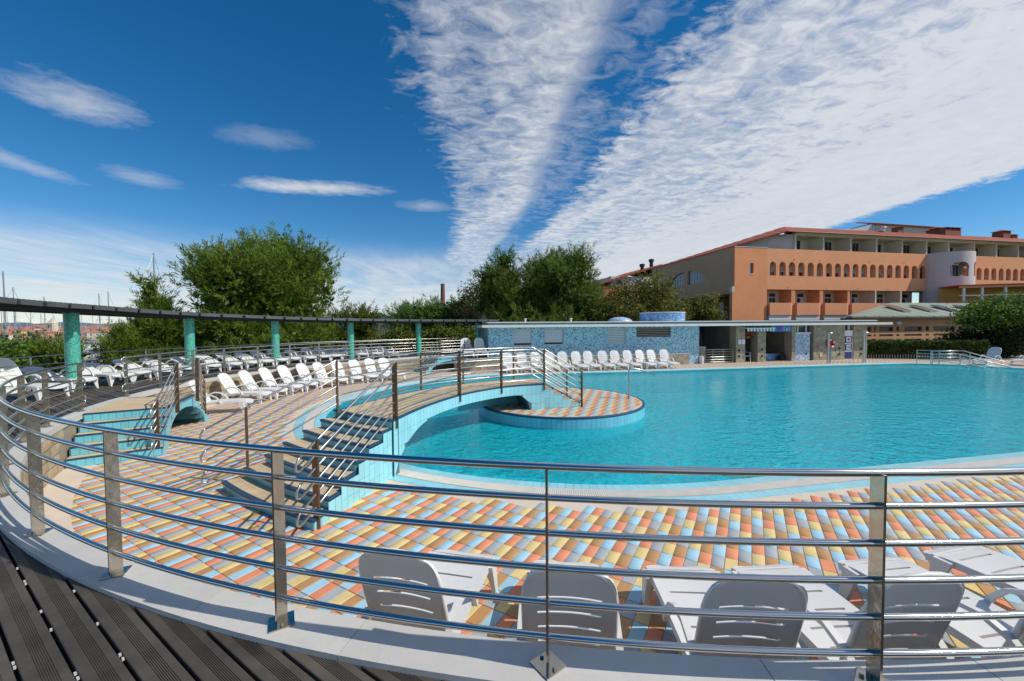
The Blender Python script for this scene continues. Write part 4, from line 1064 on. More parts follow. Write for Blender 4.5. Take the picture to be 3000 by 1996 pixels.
# stone walls and pillars
for i, (a, b) in enumerate(((2.9, 3.61), (4.62, 5.28), (7.42, 7.73), (9.27, 12.0), (12.79, 14.02))):
    dp = .6 if i < 3 else .35
    o = tbox(TH, a, b, .02, dp, ZD - .03, 1.67).build('stone_wall' if i > 2 else 'pillar', m_mortar, ph); blocks(TH, a, b, ZD, 1.665, .02, 'stone', o, m_stoneh, .36 if i > 2 else .34, .21, 20 + i)
    tbox(TH, b - .012, b + .012, .0, dp + .004, ZD - .03, 1.664).build('stone_return', m_stoneh, ph)
for s, z in ((3.12, -.02), (3.12, -.42), (4.95, -.0), (4.95, -.43), (11.5, -.02), (11.5, -.45), (13.45, -.08), (13.45, -.46)):
    MB().add([TH(s + .085 * math.cos(a), -.045 - dt, z + .085 * math.sin(a)) for dt in (0, .02) for a in np.linspace(0, 2 * math.pi, 9)[:-1]], [tuple(range(8))[::-1], tuple(range(8, 16))] + [(i, (i + 1) % 8, 8 + (i + 1) % 8, 8 + i) for i in range(8)]).build('dark_stone', m_black, ph)
# recesses behind the openings
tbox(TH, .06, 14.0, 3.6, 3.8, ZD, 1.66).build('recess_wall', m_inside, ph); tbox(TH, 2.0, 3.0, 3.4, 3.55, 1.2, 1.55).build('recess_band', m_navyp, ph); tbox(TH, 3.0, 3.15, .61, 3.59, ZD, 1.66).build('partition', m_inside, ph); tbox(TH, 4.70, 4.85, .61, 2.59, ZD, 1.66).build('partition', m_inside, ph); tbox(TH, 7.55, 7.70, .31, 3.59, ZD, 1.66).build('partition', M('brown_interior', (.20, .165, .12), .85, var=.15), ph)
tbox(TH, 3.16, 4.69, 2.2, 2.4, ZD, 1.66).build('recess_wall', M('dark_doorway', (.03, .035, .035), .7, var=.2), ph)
tbox(TH, 4.86, 7.54, 2.6, 2.8, ZD, 1.66).build('recess_wall', M('brown_interior', (.20, .165, .12), .85, var=.15), ph)
tbox(TH, 5.5, 7.54, .9, 1.6, ZD, -.39).build('blue_bench', m_mosd, ph)
tbox(TH, 7.73, 9.02, .05, .3, ZD - .02, 1.08).build('mosaic_panel', m_mosw, ph); tbox(TH, 7.71, 9.04, .0, .34, 1.08, 1.16).build('panel_cap', m_whitep, ph)
MB().add([TH(8.72 + .07 * math.cos(a), .05 - dt, -.36 + .07 * math.sin(a)) for dt in (0.002, .014) for a in np.linspace(0, 2 * math.pi, 9)[:-1]], [tuple(range(8))[::-1], tuple(range(8, 16))] + [(i, (i + 1) % 8, 8 + (i + 1) % 8, 8 + i) for i in range(8)]).build('porthole', m_black, ph)
o = tbox(TH, 7.76, 8.95, .3, .33, 1.16, 1.66).build('window', m_glassd, ph)
for s in (7.95, 8.15, 8.86): tbox(TH, s - .035, s + .035, .2, .29, 1.16, 1.66).build('curtain', m_whitep, o)
tbox(TH, 9.02, 9.27, .5, .6, ZD, 1.66).build('recess_wall', m_stoneh, ph)
dr = tbox(TH, 12.0, 12.79, .04, .12, ZD, 1.26).build('door', m_whitep, ph)
for k, (z0, z1) in enumerate(((.36, .86), (-.19, .27), (-.80, -.32))):
    q = tbox(TH, 12.07, 12.70, .025, .039, z0, z1).build('door_panel', m_navyp, dr)
tbox(TH, 12.18, 12.59, .016, .0245, .42, .80).build('first_aid_sign', m_whitep, dr); tbox(TH, 12.345, 12.425, .010, .0155, .48, .74).build('cross_bar', m_red, dr); tbox(TH, 12.255, 12.515, .009, .0155, .57, .65).build('cross_bar', m_red, dr)
tbox(TH, 12.20, 12.60, .016, .0245, -.15, .23).build('notice', m_whitep, dr)
mb = MB(); mb.tube([TH(12.36 + .055 * math.cos(a), .013, .04 + .07 * math.sin(a)) for a in np.linspace(.7, 5.6, 12)], .013, 6); mb.tube([TH(12.49 + .05 * math.cos(a), .013, .03 + .06 * math.sin(a)) for a in np.linspace(0, 6.28, 12)], .012, 6); mb.build('notice_glyph', M('slate_print', lin((60, 84, 110)), .5), dr)
tbox(TH, 12.0, 12.79, .3, .33, 1.26, 1.66).build('window', m_glassd, ph); tbox(TH, 12.55, 12.70, .2, .29, 1.05, 1.66).build('curtain', m_whitep, ph)
for s in (3.04, 3.33): tbox(TH, s, s + .24, -.052, -.045, .40, .73).build('notice', m_whitep, ph)
tbox(TH, 9.78, 10.0, -.053, -.045, -.62, -.3).build('notice', M('beige_plate', lin((205, 190, 160)), .6), ph)
# drum, dome, vents on the roof
c = TH(-1.5, 1.9, 0)
o = MB().lathe([(1.5, 0), (1.5, .60)], (c[0], c[1], 1.99), 48).build('roof_drum', m_mosd, ph); autosmooth(o)
MB().lathe([(1.53, .60), (1.53, .645), (1.45, .65)], (c[0], c[1], 1.99), 48).build('drum_rim', m_whitep, ph)
c = TH(-4.55, 2.2, 0); autosmooth(MB().lathe([(.85 * math.cos(a), .36 * math.sin(a)) for a in np.linspace(0, 1.5, 8)], (c[0], c[1], 1.99), 28).build('roof_dome', m_mosw, ph))
for s in (-11.5, -8.4): c = TH(s, 1.5, 0); MB().lathe([(.05, 0), (.05, .2), (.09, .21), (.09, .26)], (c[0], c[1], 1.99), 10).build('vent', m_whitep, ph)
# awning and sign
aw = thing('awning', 'blue and white striped awning over the pool house doorway', 'awning', TH(4.4, 0, 1.3))
m_awn = M('awning_blue', lin((104, 150, 170)), .7, var=.08)
n = 17
for k in range(n):
    a, b = 3.3 + 2.15 * k / n, 3.3 + 2.15 * (k + 1) / n; mt = m_whitep if k % 2 == 0 else m_awn
    vs = [TH(a, .0, 1.60), TH(b, .0, 1.60), TH(b, -.55, 1.47), TH(a, -.55, 1.47), TH(b, -.57, 1.29 + .02 * (k % 2)), TH(a, -.57, 1.29 + .02 * (k % 2))]; vs += [(x, y, z - .012) for x, y, z in vs]
    MB().add(vs, [(0, 1, 2, 3), (3, 2, 4, 5), (6, 9, 8, 7), (9, 11, 10, 8), (0, 6, 7, 1), (5, 4, 10, 11), (0, 3, 9, 6), (1, 7, 8, 2), (3, 5, 11, 9), (2, 8, 10, 4)]).build('stripe', mt, aw)
MB().tube([TH(3.25, -.55, 1.49), TH(5.5, -.55, 1.49)], .03, 8).build('front_bar', m_whitep, aw); MB().tube([TH(3.25, 0.0, 1.53), TH(3.25, -.55, 1.49)], .02, 6).build('arm', m_whitep, aw); MB().tube([TH(5.5, 0.0, 1.53), TH(5.5, -.55, 1.49)], .02, 6).build('arm', m_whitep, aw)
sg = thing('sign_board', 'bright blue sign with purple and green figures above the pool house recess', 'sign', TH(6.4, -.1, 1.24))
m_sgb = M('sign_blue', lin((36, 110, 196)), .4, var=.12, vscale=2)
tbox(TH, 5.55, 7.28, -.14, -.08, 1.24, 1.62).build('board', m_sgb, sg)
tbox(TH, 5.56, 5.85, -.146, -.141, 1.25, 1.61).build('green_field', M('sign_green', lin((70, 170, 150)), .4), sg)
tbox(TH, 6.12, 6.5, -.146, -.141, 1.30, 1.61).build('purple_field', M('sign_purple', lin((98, 60, 170)), .4), sg)
tbox(TH, 6.72, 7.0, -.146, -.141, 1.25, 1.61).build('green_field', M('sign_teal', lin((54, 150, 170)), .4), sg)
MB().tube([TH(6.32 + .12 * math.cos(a), -.15, 1.42 + .11 * math.sin(a)) for a in np.linspace(-1.9, 1.2, 10)], .018, 6).build('figure_arc', M('sign_lilac', lin((190, 150, 220)), .4), sg)
for s in (6.60, 7.05): tbox(TH, s, s + .03, -.150, -.1465, 1.27, 1.59).build('figure_bar', m_whitep, sg)
MB().lathe([(.0, 0), (.04, .02), (.04, .04), (0, .06)], TH(6.86, -.15, 1.42), 10).build('figure_dot', m_whitep, sg); tbox(TH, 6.83, 6.89, -.150, -.1465, 1.30, 1.41).build('figure_bar', m_whitep, sg); tbox(TH, 5.60, 6.1, -.150, -.1465, 1.29, 1.32).build('figure_bar', m_awn, sg)
# lifebuoy, showers, chair, pedestal, railing, basket, bag
lb = thing('lifebuoy', 'red and white ring lifebuoy behind the first shower post', 'lifebuoy', TH(10.55, -.2, .33))
cx_, cy_, cz_ = TH(10.62, -.16, .35)
for k in range(8):
    a0 = 2 * math.pi * k / 8; mb = MB(); mb.tube([(cx_ + E.x * .26 * math.cos(a), cy_ + E.y * .26 * math.cos(a), cz_ + .26 * math.sin(a)) for a in np.linspace(a0 + .01, a0 + math.pi / 4 - .01, 6)], .065, 10); mb.build('segment', m_red if k % 2 else m_whitep, lb, smooth=True)
MB().box(10.34, 10.9, -.10, -.05, .07, .63, T=TH).build('back_plate', m_red, lb)
for i, (x, y, lab) in enumerate(((20.82, 26.44, 'tall steel shower post in front of the lifebuoy'), (23.35, 26.65, 'tall steel shower post beside the white first aid door'))):
    r = thing('shower_post', lab, 'shower', (x, y, ZD), group='steel shower posts'); MB().lathe([(.10, 0), (.10, .015), (.062, .02), (.062, 1.98)], (x, y, ZD), 18).build('pole', m_steel, r, smooth=False)
    MB().lathe([(.0, 0), (.17, .0), (.19, .02), (.17, .05), (0, .06)], (x + .05, y, ZD + 1.98), 18).build('head', m_steel, r)
    MB().tube([(x + .17, y + .05, ZD), (x + .17, y + .05, ZD + (1.1 if i == 0 else 1.9))], .03, 8).build('side_pipe', M('teal_pipe', lin((70, 120, 140)), .4, .4) if i == 0 else m_steel, r)
chr_ = thing('plastic_chair', 'white plastic armchair in the dark pool house doorway', 'chair', TH(3.95, .4, ZD))
T2 = frame(TH(3.95, .4, 0)[:2])
mb = MB(); mb.box(-.22, .22, -.22, .22, .40, .43, T=lambda s, t, z: T2(s, t, z + ZD)); mb.build('seat', m_whitep, chr_)
mb = MB(); 
for k in range(5): mb.box(-.20 + .09 * k, -.14 + .09 * k, .20, .225, .44, .82, T=lambda s, t, z: T2(s, t, z + ZD))
mb.box(-.22, .22, .195, .23, .80, .86, T=lambda s, t, z: T2(s, t, z + ZD)); mb.build('backrest', m_whitep, chr_)
for sx in (-.23, .23):
    MB().tube([T2(sx, .2, ZD + .66), T2(sx, .0, ZD + .67), T2(sx, -.22, ZD + .64), T2(sx, -.25, ZD + .4)], .022, 6).build('armrest', m_whitep, chr_)
    for sy in (-.22, .2): MB().tube([T2(sx, sy, ZD + .42), T2(sx * 1.08, sy * 1.15, ZD)], .022, 6).build('leg', m_whitep, chr_)
pd = thing('stone_pedestal', 'small tan stone pedestal at the corner of the blue pool house', 'pedestal', TH(.42, .5, ZD)); o = tbox(TH, .1, .76, .3, .9, ZD, .20).build('body', m_mortar, pd); blocks(TH, .1, .76, ZD, .20, .3, 'stone', pd, m_stoneh, .34, .2, 77); tbox(TH, .07, .79, .25, .95, .20, .26).build('cap', m_coping, pd)
path = [TH(s, .05, ZD) for s in (.3, 1.1, 1.9, 2.75)]
railing('gate_railing', 'short steel railing across the gap in the pool house front', path, [.08, .25, .42, .59, .76, .92], .02, [.02, .85, 1.65, 2.4], m_steel, m_steel, 'railing', base=False, pw=.04, pth=.02, top=.92)
bn_ = thing('waste_bin', 'small white bin at the foot of the blue pool house corner', 'bin', TH(.18, -.1, ZD)); MB().lathe([(.12, 0), (.15, .45)], TH(.18, -.1, ZD), 14).build('body', m_whitep, bn_); MB().lathe([(.16, .45), (.16, .48), (.05, .53)], TH(.18, -.1, ZD), 14).build('lid', m_shut, bn_)
bg_ = thing('bag', 'dark bag slumped on the floor beside the low blue bench', 'bag', TH(7.15, .55, ZD))
bm_ = MB(); bm_.lathe([(.20, 0), (.27, .08), (.25, .25), (.16, .40), (.06, .46)], TH(7.15, .55, ZD), 12); bm_.v = [(x + .03 * math.sin(9 * z + x * 7), y, z + .04 * math.sin(x * 11)) for x, y, z in bm_.v]; bm_.build('body', M('dark_cloth', (.035, .02, .022), .8, var=.3), bg_, smooth=True)
MB().tube([(x + .0, y, z) for x, y, z in [TH(7.05, .45, ZD + .42), TH(7.1, .4, ZD + .6), TH(7.2, .4, ZD + .6), TH(7.25, .45, ZD + .42)]], .015, 6).build('strap', M('dark_cloth', (.035, .02, .022)), bg_)
hb = thing('flower_basket', 'orange flowers in a hanging basket over the pool house doorway', 'flowers', TH(4.1, .3, .95))
mb = MB(); random.seed(5)
for k in range(150):
    c = Vector(TH(4.1 + random.gauss(0, .22), .35 + random.gauss(0, .1), 1.05 + random.gauss(0, .09))); d = Vector([random.gauss(0, 1) for _ in range(3)]).normalized() * .05; q = d.cross(Vector((0, 0, 1))).normalized() * .04
    mb.add([c - d, c + q, c + d, c - q], [(0, 1, 2, 3)])
mb.build('blossoms', M('orange_flower', lin((220, 110, 70)), .7, var=.3), hb, fix=False)
mb = MB()
for k in range(110):
    c = Vector(TH(4.1 + random.gauss(0, .2), .35 + random.gauss(0, .1), .88 + random.gauss(0, .08))); d = Vector([random.gauss(0, 1) for _ in range(3)]).normalized() * .06; q = d.cross(Vector((0, 0, 1))).normalized() * .03
    mb.add([c - d, c + q, c + d, c - q], [(0, 1, 2, 3)])
mb.build('leaves', M('basket_leaf', (.05, .09, .02), .7, var=.3), hb, fix=False)
MB().lathe([(.1, 0), (.2, .12), (.21, .16)], TH(4.1, .35, .78), 12).build('pot', M('terracotta', (.30, .13, .07), .8), hb); MB().tube([TH(4.1, .35, .9), TH(4.1, .35, 1.66)], .008, 5).build('hanger', m_black, hb)

# ------------------------------------------------------------------ hotel
HO = (24.85, 45.0); TT = frame(HO)
m_or = M('orange_render', lin((228, 152, 106)), .85, var=.07, vscale=.6, bump=.1, bscale=30)
m_or2 = M('apricot_render', lin((234, 162, 118)), .85, var=.05, vscale=.8)
m_or_shade = M('shaded_orange_render', lin((206, 160, 124)), .85, var=.06, vscale=.5)  # orange paint browned: shade of the hotel side put into the colour
m_cr = M('cream_render', lin((214, 204, 182)), .85, var=.05)
m_gy = M('pale_render', lin((206, 200, 200)), .85, var=.05)
m_rt = M('roof_tile', lin((168, 84, 62)), .8, var=.25, vscale=2.5, bump=.3, bscale=12)
m_curt = M('curtain', (.62, .62, .6), .8, var=.06)
m_pane = M('window_glass', (.10, .15, .20), .05, var=.15, spec=.9)
hotel = thing('hotel', 'long orange hotel with rows of arched openings, white round tower and red tiled roof', 'hotel', (HO[0], HO[1], -1))
def dS(s, t):
    k_ = (39.1 + t) / 39.1; return s * k_ + (k_ - 1) * 33.35
def prt(nm, m, *b): return tbox(TT, *b).build(nm, m, hotel)
# left wing raised on pillars
wall_with_holes(TT, 0, 4.25, 0, .4, 5.4, 10.42, [(2.0, 2.45, 7.5, 8.7)], 'wing_wall', m_or, hotel)
prt('wing_base', m_or, -.27, 4.25, -.003, .42, -1, 5.4); prt('wing_ledge', m_cr, -.30, .0, -.02, .44, 5.4, 6.05)
o = prt('window', m_pane, 2.0, 2.45, .18, .22, 7.5, 8.7); tbox(TT, 1.97, 2.48, -.04, .1, 7.42, 7.5).build('sill', m_frame, o)
# side wall with the half-moon window
TS = lambda a, b, z: TT(b, a, z)      # along depth
def halfmoon(t):
    if 5.05 < t < 8.32: f = (8.32 - t) / 3.27; return 7.10 + .0, 8.85 - 1.45 * (1 - math.sqrt(max(0, 1 - f ** 2.2)))
    if 9.14 < t < 12.44: f = (t - 9.14) / 3.3; return 7.05, 8.85 - 1.75 * (1 - math.sqrt(max(0, 1 - f ** 2.2)))
    return None
mb = MB(); tt_ = sorted(set([.41, 5.05, 8.32, 9.14, 12.44, 17.0] + list(np.linspace(5.05, 8.32, 13)) + list(np.linspace(9.14, 12.44, 13))))
for a, b in zip(tt_, tt_[1:]):
    h = halfmoon((a + b) / 2)
    if h and h[1] > h[0]: mb.box(0, .35, a, b, 5.4, h[0], T=TT); mb.box(0, .35, a, b, h[1], 10.42, T=TT)
    else: mb.box(0, .35, a, b, 5.4, 10.42, T=TT)
mb.build('side_wall', m_or_shade, hotel)
for a, b in ((5.05, 8.32), (9.14, 12.44)):
    o = tbox(TT, .2, .24, a, b, 7.0, 8.95).build('window', m_pane, hotel)
    for k in range(1, 6): tbox(TT, .16, .199, a + (b - a) * k / 6 - .015, a + (b - a) * k / 6 + .015, 7.0, 8.9).build('mullion', m_shut, o)
prt('soffit', m_or_shade, .02, 4.2, .45, 17, 5.3, 5.398)
for t in (3.5, 10.2, 15.5): prt('pillar', m_or_shade, .05, .9, t, t + .9, -1, 5.3)
prt('undercroft_wall', M('undercroft', (.16, .09, .06), .9, var=.2), 4.0, 4.2, .45, 17, -1, 5.3)
for t, z in ((1.2, 3.6), (6.4, 3.6), (8, 3.6)): tbox(TT, 3.9, 3.99, t, t + .9, z, z + 1.1).build('window', m_curt, hotel)
prt('wing_roof', m_rooff, .0, 4.25, .0, 17, 10.421, 10.45); prt('wing_coping', m_whitep, -.03, 4.28, -.04, .12, 10.45, 10.50)
# facade with arches
arch_s = [4.59 + 1.2895 * k for k in range(18)]
def arched(T, s0, s1, z0, z1, arches, sill, top, wd, name, mat, parent, t0=0.0, t1=.32):
    mb = MB(); r = wd / 2; zs = top - r; cur = s0
    for a in arches:
        mb.box(cur, a, t0, t1, z0, z1, T=T); mb.box(a, a + wd, t0, t1, z0, sill, T=T)
        n = 8
        for k in range(n):
            x0, x1 = a + wd * k / n, a + wd * (k + 1) / n; h = lambda x: zs + math.sqrt(max(0, r * r - (x - a - r) ** 2))
            vs = [T(x, t, z) for x in (x0, x1) for t in (t0, t1) for z in (h(x), z1)]
            mb.add(vs, [(0, 1, 5, 4), (2, 6, 7, 3), (0, 4, 6, 2), (1, 3, 7, 5)])
        cur = a + wd
    mb.box(cur, s1, t0, t1, z0, z1, T=T); return mb.build(name, mat, parent, fix=True)
arched(TT, 4.255, 27.9, 5.78, 10.40, arch_s, 7.35, 8.93, .87, 'facade_wall', m_or2, hotel)
arch2 = [33.35 + 1.2895 * k for k in range(20)]
arched(TT, 33.1, 60, 5.78, 10.40, arch2, 7.35, 8.91, .88, 'facade_wall', m_or2, hotel)
prt('corridor_wall', m_cr, 4.26, 60, 1.7, 1.9, 5.78, 10.3); prt('corridor_floor', m_cr, 4.26, 60, .33, 1.69, 6.3, 6.5); prt('corridor_ceiling', m_cr, 4.26, 60, .33, 1.69, 9.6, 9.8)
random.seed(31)
for k, a in enumerate(arch_s + arch2):
    if k % 3 == 0 or random.random() < .3:
        a = dS(a, 1.6); o = tbox(TT, a + .05, a + .85, 1.60, 1.69, 6.5, 8.75).build('door', m_frame, hotel); tbox(TT, a + .13, a + .77, 1.57, 1.599, 6.6, 8.0).build('pane', m_glassd, o)
    if k % 4 == 1: tbox(TT, a + .38, a + .50, -.06, -.002, 9.22, 9.27).build('spout', m_or, hotel)
for s in (7, 12.5, 17, 21.5, 25): tbox(TT, s, s + .12, -.06, -.002, 6.02, 6.07).build('spout', m_or, hotel)
# top floor
prt('loggia_floor', m_cr, 8.05, 60, .0 + .04, 1.9, 10.25, 10.395); prt('loggia_wall', m_cr, 8.05, 60, 1.9, 2.1, 10.3, 12.15); prt('loggia_ceiling', m_cr, 7.9, 60, -.45, 3.3, 12.165, 12.29); prt('attic_wall', m_cr, 9.8, 60, 3.0, 3.3, 12.29, 13.5); prt('loggia_beam', m_cr, 7.9, 60, -.02, .3, 12.02, 12.16)
div = [8.03, 11.93, 15.88, 19.71, 23.63, 27.5, 31.13, 35.45, 39.31, 43.21, 47.1, 51, 54.9]
for k, s in enumerate(div):
    prt('divider', m_cr, s - .09, s + .09, .0, 1.9, 10.40, 12.02)
    s = dS(s, 1.85) - .25
    o = tbox(TT, s + .35, s + 1.45, 1.84, 1.899, 10.4, 11.9).build('window', m_frame, hotel)
    tbox(TT, s + .43, s + .86, 1.81, 1.839, 10.5, 11.82).build('pane', m_glassd, o); tbox(TT, s + .94, s + 1.37, 1.81, 1.839, 10.5, 11.82).build('pane', m_glassd if k % 3 else m_curt, o)
    tbox(TT, s + 2.75, s + 3.0, 1.65, 1.898, 11.2, 11.55).build('wall_lamp', m_black, hotel)
# sloping grey gable between wing and loggia
g0, g1 = Vector(TT(.3, 4.5, 0)), Vector(TT(8.0, .25, 0)); n = 12
mb = MB(); dgn = (g1 - g0).normalized(); off = Vector((-dgn.y, dgn.x, 0)) * .2
mb.add([tuple(g0 + Vector((0, 0, 10.45))), tuple(g1 + Vector((0, 0, 10.45))), tuple(g1 + Vector((0, 0, 12.2))), tuple(g0.lerp(g1, .8) + Vector((0, 0, 12.3))), tuple(g0 + Vector((0, 0, 10.6)))] + [tuple(p + off + Vector((0, 0, z))) for p, z in ((g0, 10.45), (g1, 10.45), (g1, 12.2), (g0.lerp(g1, .8), 12.3), (g0, 10.6))], [(0, 1, 2, 3, 4), (9, 8, 7, 6, 5), (0, 5, 6, 1), (1, 6, 7, 2), (2, 7, 8, 3), (3, 8, 9, 4), (4, 9, 5, 0)]).build('gable_wall', m_gy, hotel)
# roofs: rows of tiles as waves
def wave_roof(A, B, C_, D, name, nrow, parent, amp=.045, th=.10):
    """A,B eave ends, D,C ridge ends; ribs run from eave to ridge"""
    A, B, C_, D = map(Vector, (A, B, C_, D)); mb = MB(); n = nrow * 4; vs = []; nrm = (B - A).cross(D - A).normalized()
    if nrm.z < 0: nrm = -nrm
    for i in range(n + 1):
        f = i / n; w_ = amp * abs(math.sin(math.pi * i / 4)); lo, hi = A.lerp(B, f), D.lerp(C_, f)
        vs += [lo + nrm * w_, hi + nrm * w_, hi - nrm * th, lo - nrm * th]
    fs = [(0, 1, 2, 3), tuple(n * 4 + j for j in (3, 2, 1, 0))] + [(i * 4 + j, i * 4 + 4 + j, i * 4 + 4 + (j + 1) % 4, i * 4 + (j + 1) % 4) for i in range(n) for j in range(4)]
    return mb.add(vs, fs).build(name, m_rt, parent)
wave_roof(TT(6.4, -.55, 12.30), TT(60, -.55, 12.30), TT(60, 3.4, 13.85), TT(9.8, 3.4, 13.85), 'roof', 150, hotel)
wave_roof(TT(6.4, -.5, 12.32), TT(-.1, 4.0, 10.50), TT(-.1, 17, 10.5), TT(9.8, 3.4, 13.85), 'side_roof', 14, hotel)
MB().tube([TT(6.4, -.62, 12.26), TT(60, -.62, 12.26)], .06, 6).build('gutter', M('gutter_brown', (.12, .07, .05), .6), hotel)
# balconies below
bays = [(4.42, 7.6, 8.08), (8.1, 11.55, 11.99), (12.02, 15.57, 15.86)]
prt('balcony_wall', m_cr, 4.26, 27.9, 1.7, 1.9, 2.3, 5.78); prt('balcony_slab', m_or2, 4.26, 27.9, .33, 1.69, 2.6, 2.84)
for i, (a, b, c) in enumerate(bays):
    pol = [(a, -.25), (b - .35, -.25), (b - .12, -.17), (b, .02), (b, .33), (a, .33)]
    MB().prism(pol, 2.84, 4.24, T=TT).build('parapet', m_or2, hotel); prt('pier', m_or, b + .02, c + .06, .05, 1.69, 2.3, 5.775)
    prt('shutter_box', m_whitep, a + .05, b - .15, -.12, .3, 2.28, 2.83)
prt('parapet', m_or2, 15.9, 27.6, -.25, -.02, 2.56, 4.25)
prt('base_wall', m_or, 4.26, 27.9, .05, .32, -1, 2.28); prt('base_wall', m_or2, 15.9, 27.6, -.02, .3, -1, 2.56)
for k, s in enumerate((4.35, 8.2, 12.1, 15.98, 19.78, 23.68)):
    s = dS(s - .05, 1.62)
    o = tbox(TT, s + .12, s + 1.15, 1.62, 1.699, 2.84, 5.55).build('door', m_frame, hotel); tbox(TT, s + .2, s + .60, 1.59, 1.619, 2.95, 4.95).build('pane', m_glassd, o); tbox(TT, s + .68, s + 1.07, 1.59, 1.619, 2.95, 4.95).build('pane', m_curt if k % 2 else m_glassd, o); tbox(TT, s + .2, s + 1.07, 1.59, 1.619, 5.05, 5.48).build('pane', m_glassd, o)
    if k in (0, 2, 4): o = tbox(TT, s + 2.55, s + 2.95, 1.45, 1.699, 5.15, 5.42).build('wall_lamp', m_whitep, hotel)
for s in (19.72, 23.62): prt('divider', m_cr, s - .09, s + .09, .0, 1.69, 2.84, 5.775)
# round tower
tc_ = (30.45, .35); rt = 2.92; mb = MB(); nseg = 72; inner = MB()
ops = [(-1.95, -.35, 4.28, 5.9, False), (.60, 1.98, 4.3, 5.95, False), (-1.95, -.30, 7.40, 9.15, True), (.62, 2.0, 7.45, 9.2, True), (2.62, 2.93, 7.45, 9.0, True)]
for i in range(nseg):
    a0, a1 = math.pi + 2 * math.pi * .5 * i / nseg, math.pi + 2 * math.pi * .5 * (i + 1) / nseg; am = (a0 + a1) / 2; x = rt * math.cos(am)
    hs = []
    for (x0, x1, z0, z1, ar) in ops:
        if x0 < x < x1:
            f = (2 * (x - x0) / (x1 - x0) - 1); hs.append((z0, z1 - (.0 if not ar else (1 - math.sqrt(max(0, 1 - f * f))) * .55)))
    z = -1.0; spans = []
    for z0, z1 in sorted(hs): spans.append((z, z0)); z = z1
    spans.append((z, 10.42))
    for z0, z1 in spans:
        vs = [TT(tc_[0] + r * math.cos(a), tc_[1] + r * math.sin(a), zz) for a in (a0, a1) for r in (rt, rt - .28) for zz in (z0, z1)]
        mb.add(vs, [(0, 1, 5, 4), (2, 6, 7, 3), (0, 4, 6, 2), (1, 3, 7, 5)])
mb.build('tower_wall', m_gy, hotel)
MB().lathe([(1.9, 0), (1.9, 11.3)], TT(tc_[0], tc_[1], -1.0), 32).build('tower_shade_core', M('tower_shade_core', (.22, .19, .15), .85), hotel)  # dark-coloured inner cylinder standing in for the shade behind the openings
for s0, s1, z0, z1 in ((28.7, 29.9, 7.4, 8.9),):
    o = tbox(TT, s0, s1, -1.75, -1.68, z0, z1).build('window', m_frame, hotel); tbox(TT, s0 + .1, s0 + .55, -1.79, -1.755, z0 + .1, z1 - .1).build('pane', m_glassd, o); tbox(TT, s0 + .65, s1 - .1, -1.79, -1.755, z0 + .1, z1 - .1).build('pane', m_glassd, o)
MB().prism([(tc_[0] + rt * math.cos(a), tc_[1] + rt * math.sin(a)) for a in np.linspace(math.pi, 2 * math.pi, 24)], 6.6, 6.9, T=TT).build('tower_floor', m_gy, hotel)
# upper block and chimneys: placed on the roof behind the eaves
def deep(s, z, t):
    """point at depth t that lies behind the facade point (s, z)"""
    k_ = (39.1 + t) / 39.1; p_ = Vector(TT(s, 0, z)); c_0 = Vector((0, 0, CZ)); q_ = c_0 + (p_ - c_0) * k_; d_ = Vector((q_.x - HO[0], q_.y - HO[1])); return d_.dot(E), q_.z
def dbox(nm, mat, s0, s1, z0, z1, t, dep, par=None):
    a_, za = deep(s0, z0, t); b_, zb2 = deep(s1, z1, t); return tbox(TT, a_, b_, t, t + dep, za, zb2).build(nm, mat, par or hotel)
dbox('attic_block', m_cr, 19.4, 29.3, 12.4, 13.75, 7.0, 8)
a_, za = deep(17.5, 12.95, 7); b_, zb2 = deep(19.5, 14.0, 7); c3, zc3 = deep(29.5, 13.72, 7)
MB().add([TT(a_, 7, za), TT(b_, 7, zb2), TT(b_, 7, za - 1.5), TT(a_, 7, za - 1.5), TT(a_, 15, za), TT(b_, 15, zb2), TT(b_, 15, za - 1.5), TT(a_, 15, za - 1.5)], [(0, 1, 2, 3), (4, 7, 6, 5), (0, 4, 5, 1), (2, 6, 7, 3), (3, 7, 4, 0)]).build('attic_gable', m_gy, hotel)
wave_roof(TT(b_ - .6, 6.6, zb2 - .25), TT(c3 + .3, 6.6, zc3 - .02), TT(c3 + .3, 10, zc3 + .95), TT(b_ + .4, 10, zb2 + .75), 'attic_roof', 34, hotel)
m_chim = M('chimney_brick', (.26, .10, .07), .85, var=.2)
for s0, s1, z0, z1, t in ((22.9, 23.8, 12.7, 13.75, 4.5), (30.5, 33.1, 12.5, 14.15, 3.0), (29.2, 30.2, 12.5, 14.0, 4.0), (40.4, 41.8, 12.5, 14.1, 3.0), (42.1, 43.0, 12.5, 13.55, 3.0)):
    a_, za = deep(s0, z0, t); b_, zb2 = deep(s1, z1, t); h = zb2 - za; wd = b_ - a_; zm = zb2 - h * .33
    o = tbox(TT, a_, b_, t, t + wd * .8, za, zm).build('chimney', m_chim, hotel)
    for k in range(4): x_ = a_ + .1 + (wd - .2) * k / 3; tbox(TT, x_ - .07, x_ + .07, t + .03, t + wd * .8 - .03, zm, zm + h * .15).build('chimney_post', m_chim, o)
    z5 = zm + h * .15; MB().add([TT(a_ - .18, t - .18, z5), TT(b_ + .18, t - .18, z5), TT(b_ + .18, t + wd * .8 + .18, z5), TT(a_ - .18, t + wd * .8 + .18, z5), TT((a_ + b_) / 2, t + wd * .4, zb2)], [(0, 3, 2, 1), (0, 1, 4), (1, 2, 4), (2, 3, 4), (3, 0, 4)]).build('chimney_cap', m_rt, o)
a_, za = deep(20.4, 12.9, 3.0); MB().lathe([(.35, 0), (.35, .4), (.5, .42), (.45, .6)], TT(a_, 3.0, za), 14).build('roof_vent', m_shut, hotel)

